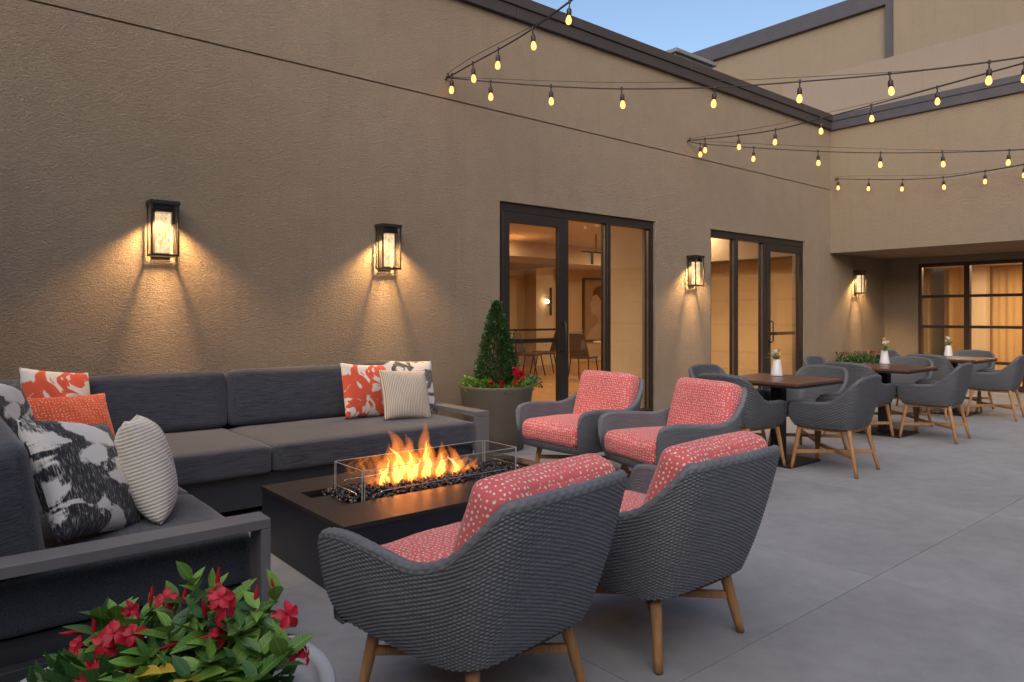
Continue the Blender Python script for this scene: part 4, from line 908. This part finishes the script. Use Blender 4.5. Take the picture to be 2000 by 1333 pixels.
leaf_cloud(cone_fn, 11000, .026, .013, 4, 'boxwood', 'foliage', tp)
def ring_fn(rg, n):
    a = rg.uniform(0, 2 * math.pi, n); r = .13 + .20 * np.sqrt(rg.random(n)); z = .56 + rg.random(n) * .085 * (1 + .5 * np.sin(4 * a)) - .15 * np.clip(r - .31, 0, 1)
    return np.stack([r * np.cos(a), r * np.sin(a), z], -1), np.stack([np.cos(a), np.sin(a), .9 + 0 * a], -1)
leaf_cloud(ring_fn, 1500, .045, .024, 9, 'leaf', 'ground_cover', tp)
def trail_fn(rg, n):
    a = rg.normal(-.35, .28, n); r = .28 + .15 * rg.random(n); z = .60 + .10 * rg.random(n) - .25 * np.clip(r - .33, 0, 1)
    return np.stack([r * np.cos(a), r * np.sin(a), z], -1), np.stack([np.cos(a), np.sin(a), .4 + 0 * a], -1)
leaf_cloud(trail_fn, 320, .034, .016, 19, 'leaf_dark', 'trailing_plant', tp)
rg = random.Random(2)
def small_bloom(mb, p, s, rg, n=6):
    for k in range(n):
        a_ = rg.uniform(0, 6.28); d = Vector((math.cos(a_), math.sin(a_), rg.uniform(.1, 1.1))).normalized(); q = d.cross(Vector((rg.random(), rg.random(), rg.random() + .1))).normalized()
        mb.add([p, p + d * s * .6 + q * s * .5, p + d * s * 1.1, p + d * s * .6 - q * s * .5], [(0, 1, 2, 3)])
for (dx, dy, h, s) in [(.06, -.24, .73, .034), (.13, -.20, .72, .036), (.10, -.25, .69, .03), (.17, -.16, .70, .03), (-.22, -.20, .64, .026), (-.15, -.27, .655, .024), (-.02, -.30, .64, .026), (.09, -.18, .76, .026)]:
    f = MB()
    for _ in range(9): small_bloom(f, Vector((dx + rg.gauss(0, .015), dy + rg.gauss(0, .015), h + rg.gauss(0, .014))), s * .8, rg)
    f.tube([(dx * .8, dy * .8, .56), (dx, dy, h)], .003, 4); part('red_flower', f, 'petal_red', tp)

# ------------------------------------------------------------------ low planter in the recess corner
lp = thing('low_planter', 'low dark planter of pink and green succulents under the recess lantern', 'planter', (12.55, 5.45, 0))
a = MB(); a.box(-.72, .72, -.28, .30, .003, .46); part('pot', a, 'planter_dark', lp, bevel=.01)
def bed_fn(rg, n):
    x = rg.uniform(-.70, .70, n); y = rg.uniform(-.26, .28, n); z = .45 + rg.random(n) * .12 * (1 + .5 * np.sin(7 * x) + .3 * np.sin(17 * x)); return np.stack([x, y, z], -1), np.stack([rg.normal(0, .4, n), rg.normal(0, .4, n), 1 + 0 * x], -1)
leaf_cloud(bed_fn, 2600, .055, .026, 29, 'boxwood', 'ground_cover', lp)
for k in range(9):
    x = rg.uniform(-.66, .66); y = rg.uniform(-.2, .2); f = MB()
    h = .60 + rg.random() * .10 + (.04 if x > -.1 and x < .5 else 0)
    for _ in range(16): small_bloom(f, Vector((x + rg.gauss(0, .035), y + rg.gauss(0, .035), h + rg.gauss(0, .008))), .024, rg, 4)
    f.tube([(x, y, .46), (x, y, h)], .004, 4); part('pink_flower_head', f, 'petal_pink', lp)

# ------------------------------------------------------------------ foreground bowl of mandevilla
BX, BY, BZ, BR = .420, 1.763, .40, .394
bw = thing('mandevilla_bowl', 'wide pale grey bowl planter of red mandevilla in the front left corner', 'planter', (BX, BY, 0))
a = MB(); a.lathe([(0, .003), (.17, .003), (.18, .015), (.27, .14), (.345, .28), (.385, .375), (BR - .002, .395), (BR - .008, .402), (BR - .035, .402), (BR - .042, .392), (BR - .050, .36), (0, .33)], 72); part('pot', a, 'planter_grey', bw, True)
a = MB(); rg = random.Random(77)
N = 36; a.lathe([(0.001, .352)] + [(BR * .88 * k / 12, .352 + .004 * math.sin(k * 2.3)) for k in range(1, 13)], N); part('soil', a, 'soil', bw)
LV = [leaf_mesh(.105, .046, .30, .22), leaf_mesh(.090, .042, .22, .05), leaf_mesh(.072, .032, .4, .35)]
LVd = [m.copy() for m in LV]; LVy = [m.copy() for m in LV[:1]]
for m_ in LV: m_.materials.append(M['leaf'])
for m_ in LVd: m_.materials.append(M['leaf_dark'])
for m_ in LVy: m_.materials.append(M['leaf_yellow'])
def plant_xyz(px, py, w):           # direction through the photographed outline, at chosen distance
    l = (px - 1000) / 1384.0; v = (618 - py) / 1384.0; f = (math.cos(AX), math.sin(AX)); r = (math.sin(AX), -math.cos(AX))
    return Vector(((f[0] + l * r[0]) * w - BX, (f[1] + l * r[1]) * w - BY, EYE + v * w))
TIPS = []
for q in [(375, 1135, 1.72), (410, 1150, 1.70), (545, 1165, 1.66), (505, 1190, 1.60), (440, 1190, 1.62), (300, 1195, 1.72), (225, 1205, 1.74), (345, 1180, 1.70), (265, 1225, 1.68), (390, 1215, 1.60), (330, 1230, 1.60), (470, 1225, 1.55), (540, 1230, 1.58),
          (195, 1225, 1.75), (155, 1300, 1.72), (115, 1325, 1.70), (180, 1320, 1.62), (285, 1290, 1.55), (410, 1290, 1.50), (370, 1325, 1.46), (250, 1335, 1.55), (460, 1300, 1.50), (510, 1285, 1.52), (560, 1280, 1.52), (320, 1270, 1.58), (435, 1250, 1.56), (215, 1275, 1.66), (500, 1330, 1.45), (300, 1340, 1.48)]:
    TIPS.append(plant_xyz(*q))
for k in range(10):
    a_ = rg.uniform(math.pi * 1.0, math.pi * 2.0); r = rg.uniform(.05, .26); TIPS.append(Vector((r * math.cos(a_), r * math.sin(a_) , .44 + rg.random() * .1)))
for k, tip in enumerate(TIPS):
    base = Vector((tip.x * .35 + rg.gauss(0, .02), tip.y * .35 + rg.gauss(0, .02), .35)); midp = base.lerp(tip, .55) + Vector((rg.gauss(0, .012), rg.gauss(0, .012), .02))
    st = MB(); st.tube([tuple(p) for p in catmull([base, midp, tip], 8)], [.0042, .004, .0038, .0036, .0034, .003, .0028, .0024], 5); part('stem', st, 'stem', bw, True)
    ax = (tip - midp).normalized(); n_l = 8 if k < 29 else 5
    for j in range(n_l):
        f = j / n_l; p = tip.lerp(midp, f * .75); an = j * 2.4 + rg.random() * .6; el = rg.uniform(40, 68) - 55 * f
        o = link('leaf', (LV if rg.random() < .80 else LVd)[rg.randrange(3) if f < .6 else 0], None, bw, p)
        o.rotation_euler = (R(el + rg.gauss(0, 10)), R(rg.gauss(0, 14)), an); s = rg.uniform(.72, 1.12) * (.7 if j == 0 else 1); o.scale = (s, s, s)
for q in [(385, 1331, 1.42), (255, 1330, 1.47), (285, 1326, 1.46)]:
    o = link('yellow_leaf', LVy[0], None, bw, plant_xyz(*q)); o.rotation_euler = (R(35), R(10), rg.uniform(2.5, 4.2))
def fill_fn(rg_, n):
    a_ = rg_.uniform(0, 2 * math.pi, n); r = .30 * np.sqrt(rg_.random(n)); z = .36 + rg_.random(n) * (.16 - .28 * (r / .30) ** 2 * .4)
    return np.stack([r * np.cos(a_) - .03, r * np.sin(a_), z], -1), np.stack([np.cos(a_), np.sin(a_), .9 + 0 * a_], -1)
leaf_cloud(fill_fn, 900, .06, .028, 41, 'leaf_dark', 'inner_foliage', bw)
def petal_me():
    V = []; F = []; n = 6
    for k in range(n + 1):
        t = k / n; w = .0185 * (math.sin(math.pi * (t ** 1.25 * .90 + .08)) ** .9) * (.45 + .55 * t) + .0008; y = .004 + .040 * t; z = .006 * math.sin(3 * t) + .010 * (1 - t) - .012 * t * t
        V += [(-w, y, z + .004 * t), (-w * .3, y * 1.02, z - .002), (w * .5, y * 1.03, z + .001), (w, y * .96, z + .006 * t)]
    for k in range(n):
        for j in range(3): i = 4 * k + j; F.append((i, i + 1, i + 5, i + 4))
    me = bpy.data.meshes.new('petal'); me.from_pydata(V, [], F); me.update(); me.shade_smooth(); me.materials.append(M['petal_red']); return me
PET = petal_me()
a = MB(); a.lathe([(.003, -.060), (.0045, -.035), (.009, -.015), (.013, .004), (.011, .006), (.004, -.01)], 12); THR = a.mesh('throat', True); THR.materials.append(M['petal_red'])
a = MB(); a.lathe([(.001, -.03), (.004, -.022), (.0075, .0), (.0065, .018), (.003, .036), (.0005, .046)], 10); BUD = a.mesh('bud', True); BUD.materials.append(M['petal_red'])
def flower(px, py, w, face, s=1.0, spread=1.0):
    c = plant_xyz(px, py, w); n = Vector(face).normalized(); q = n.to_track_quat('Z', 'Y')
    f = link('flower', THR, None, bw, c); f.rotation_mode = 'QUATERNION'; f.rotation_quaternion = q; s *= .74; f.scale = (s, s, s)
    for k in range(5):
        p = link('petal', PET, None, f); p.rotation_euler = (R(rg.uniform(-10, 22) + 30 * (1 - spread)), R(8), 2 * math.pi * k / 5 + rg.gauss(0, .08))
    return f
toC = lambda dx=0, dy=0, dz=0: (-.25 + dx, -.95 + dy, .35 + dz)
for q in [(427, 1160, 1.60, toC(-.7, .2, .5), .8, .5), (437, 1185, 1.58, toC(.3), 1.0, 1), (560, 1203, 1.60, toC(.3, 0, 0), 1.02, 1), (425, 1240, 1.55, toC(.9, .2, -.1), .95, .8), (325, 1172, 1.68, toC(-.2, .2, .4), .85, .8), (252, 1196, 1.70, toC(.6, .2, .1), .85, .5),
          (212, 1255, 1.62, toC(-.1, 0, .1), 1.12, 1), (250, 1255, 1.62, toC(.8, 0, .2), .95, .8), (155, 1262, 1.70, toC(-1.0, .2, .5), .75, .3), (190, 1300, 1.58, toC(-.4, .3, -.6), .8, .3), (180, 1325, 1.55, toC(.2, .1, -.2), 1.1, 1), (575, 1268, 1.57, toC(.5, .1, .2), .8, .7), (592, 1280, 1.56, toC(1, .3, -.2), .75, .4), (245, 1322, 1.55, toC(.5, .2, -.1), .9, .8), (222, 1240, 1.60, toC(.1, .1, .5), 1.0, 1), (432, 1170, 1.57, toC(-.2, 0, .3), .9, .8), (262, 1240, 1.60, toC(.2, .1, .2), .85, .9)]:
    flower(*q)
for px, py, w, d in [(145, 1237, 1.72, (-.9, 0, .25)), (184, 1225, 1.72, (0, .1, 1)), (295, 1170, 1.70, (.1, 0, 1)), (500, 1170, 1.62, (.1, .1, 1)), (533, 1155, 1.66, (-.1, 0, 1)), (400, 1195, 1.60, (-.2, 0, 1)), (330, 1262, 1.58, (.6, -.4, .2)), (425, 1135, 1.62, (.1, 0, 1)), (360, 1165, 1.70, (.3, 0, 1))]:
    o = link('flower_bud', BUD, None, bw, plant_xyz(px, py, w)); o.scale = (.72, .72, .72); o.rotation_mode = 'QUATERNION'; o.rotation_quaternion = Vector(d).normalized().to_track_quat('Z', 'Y')
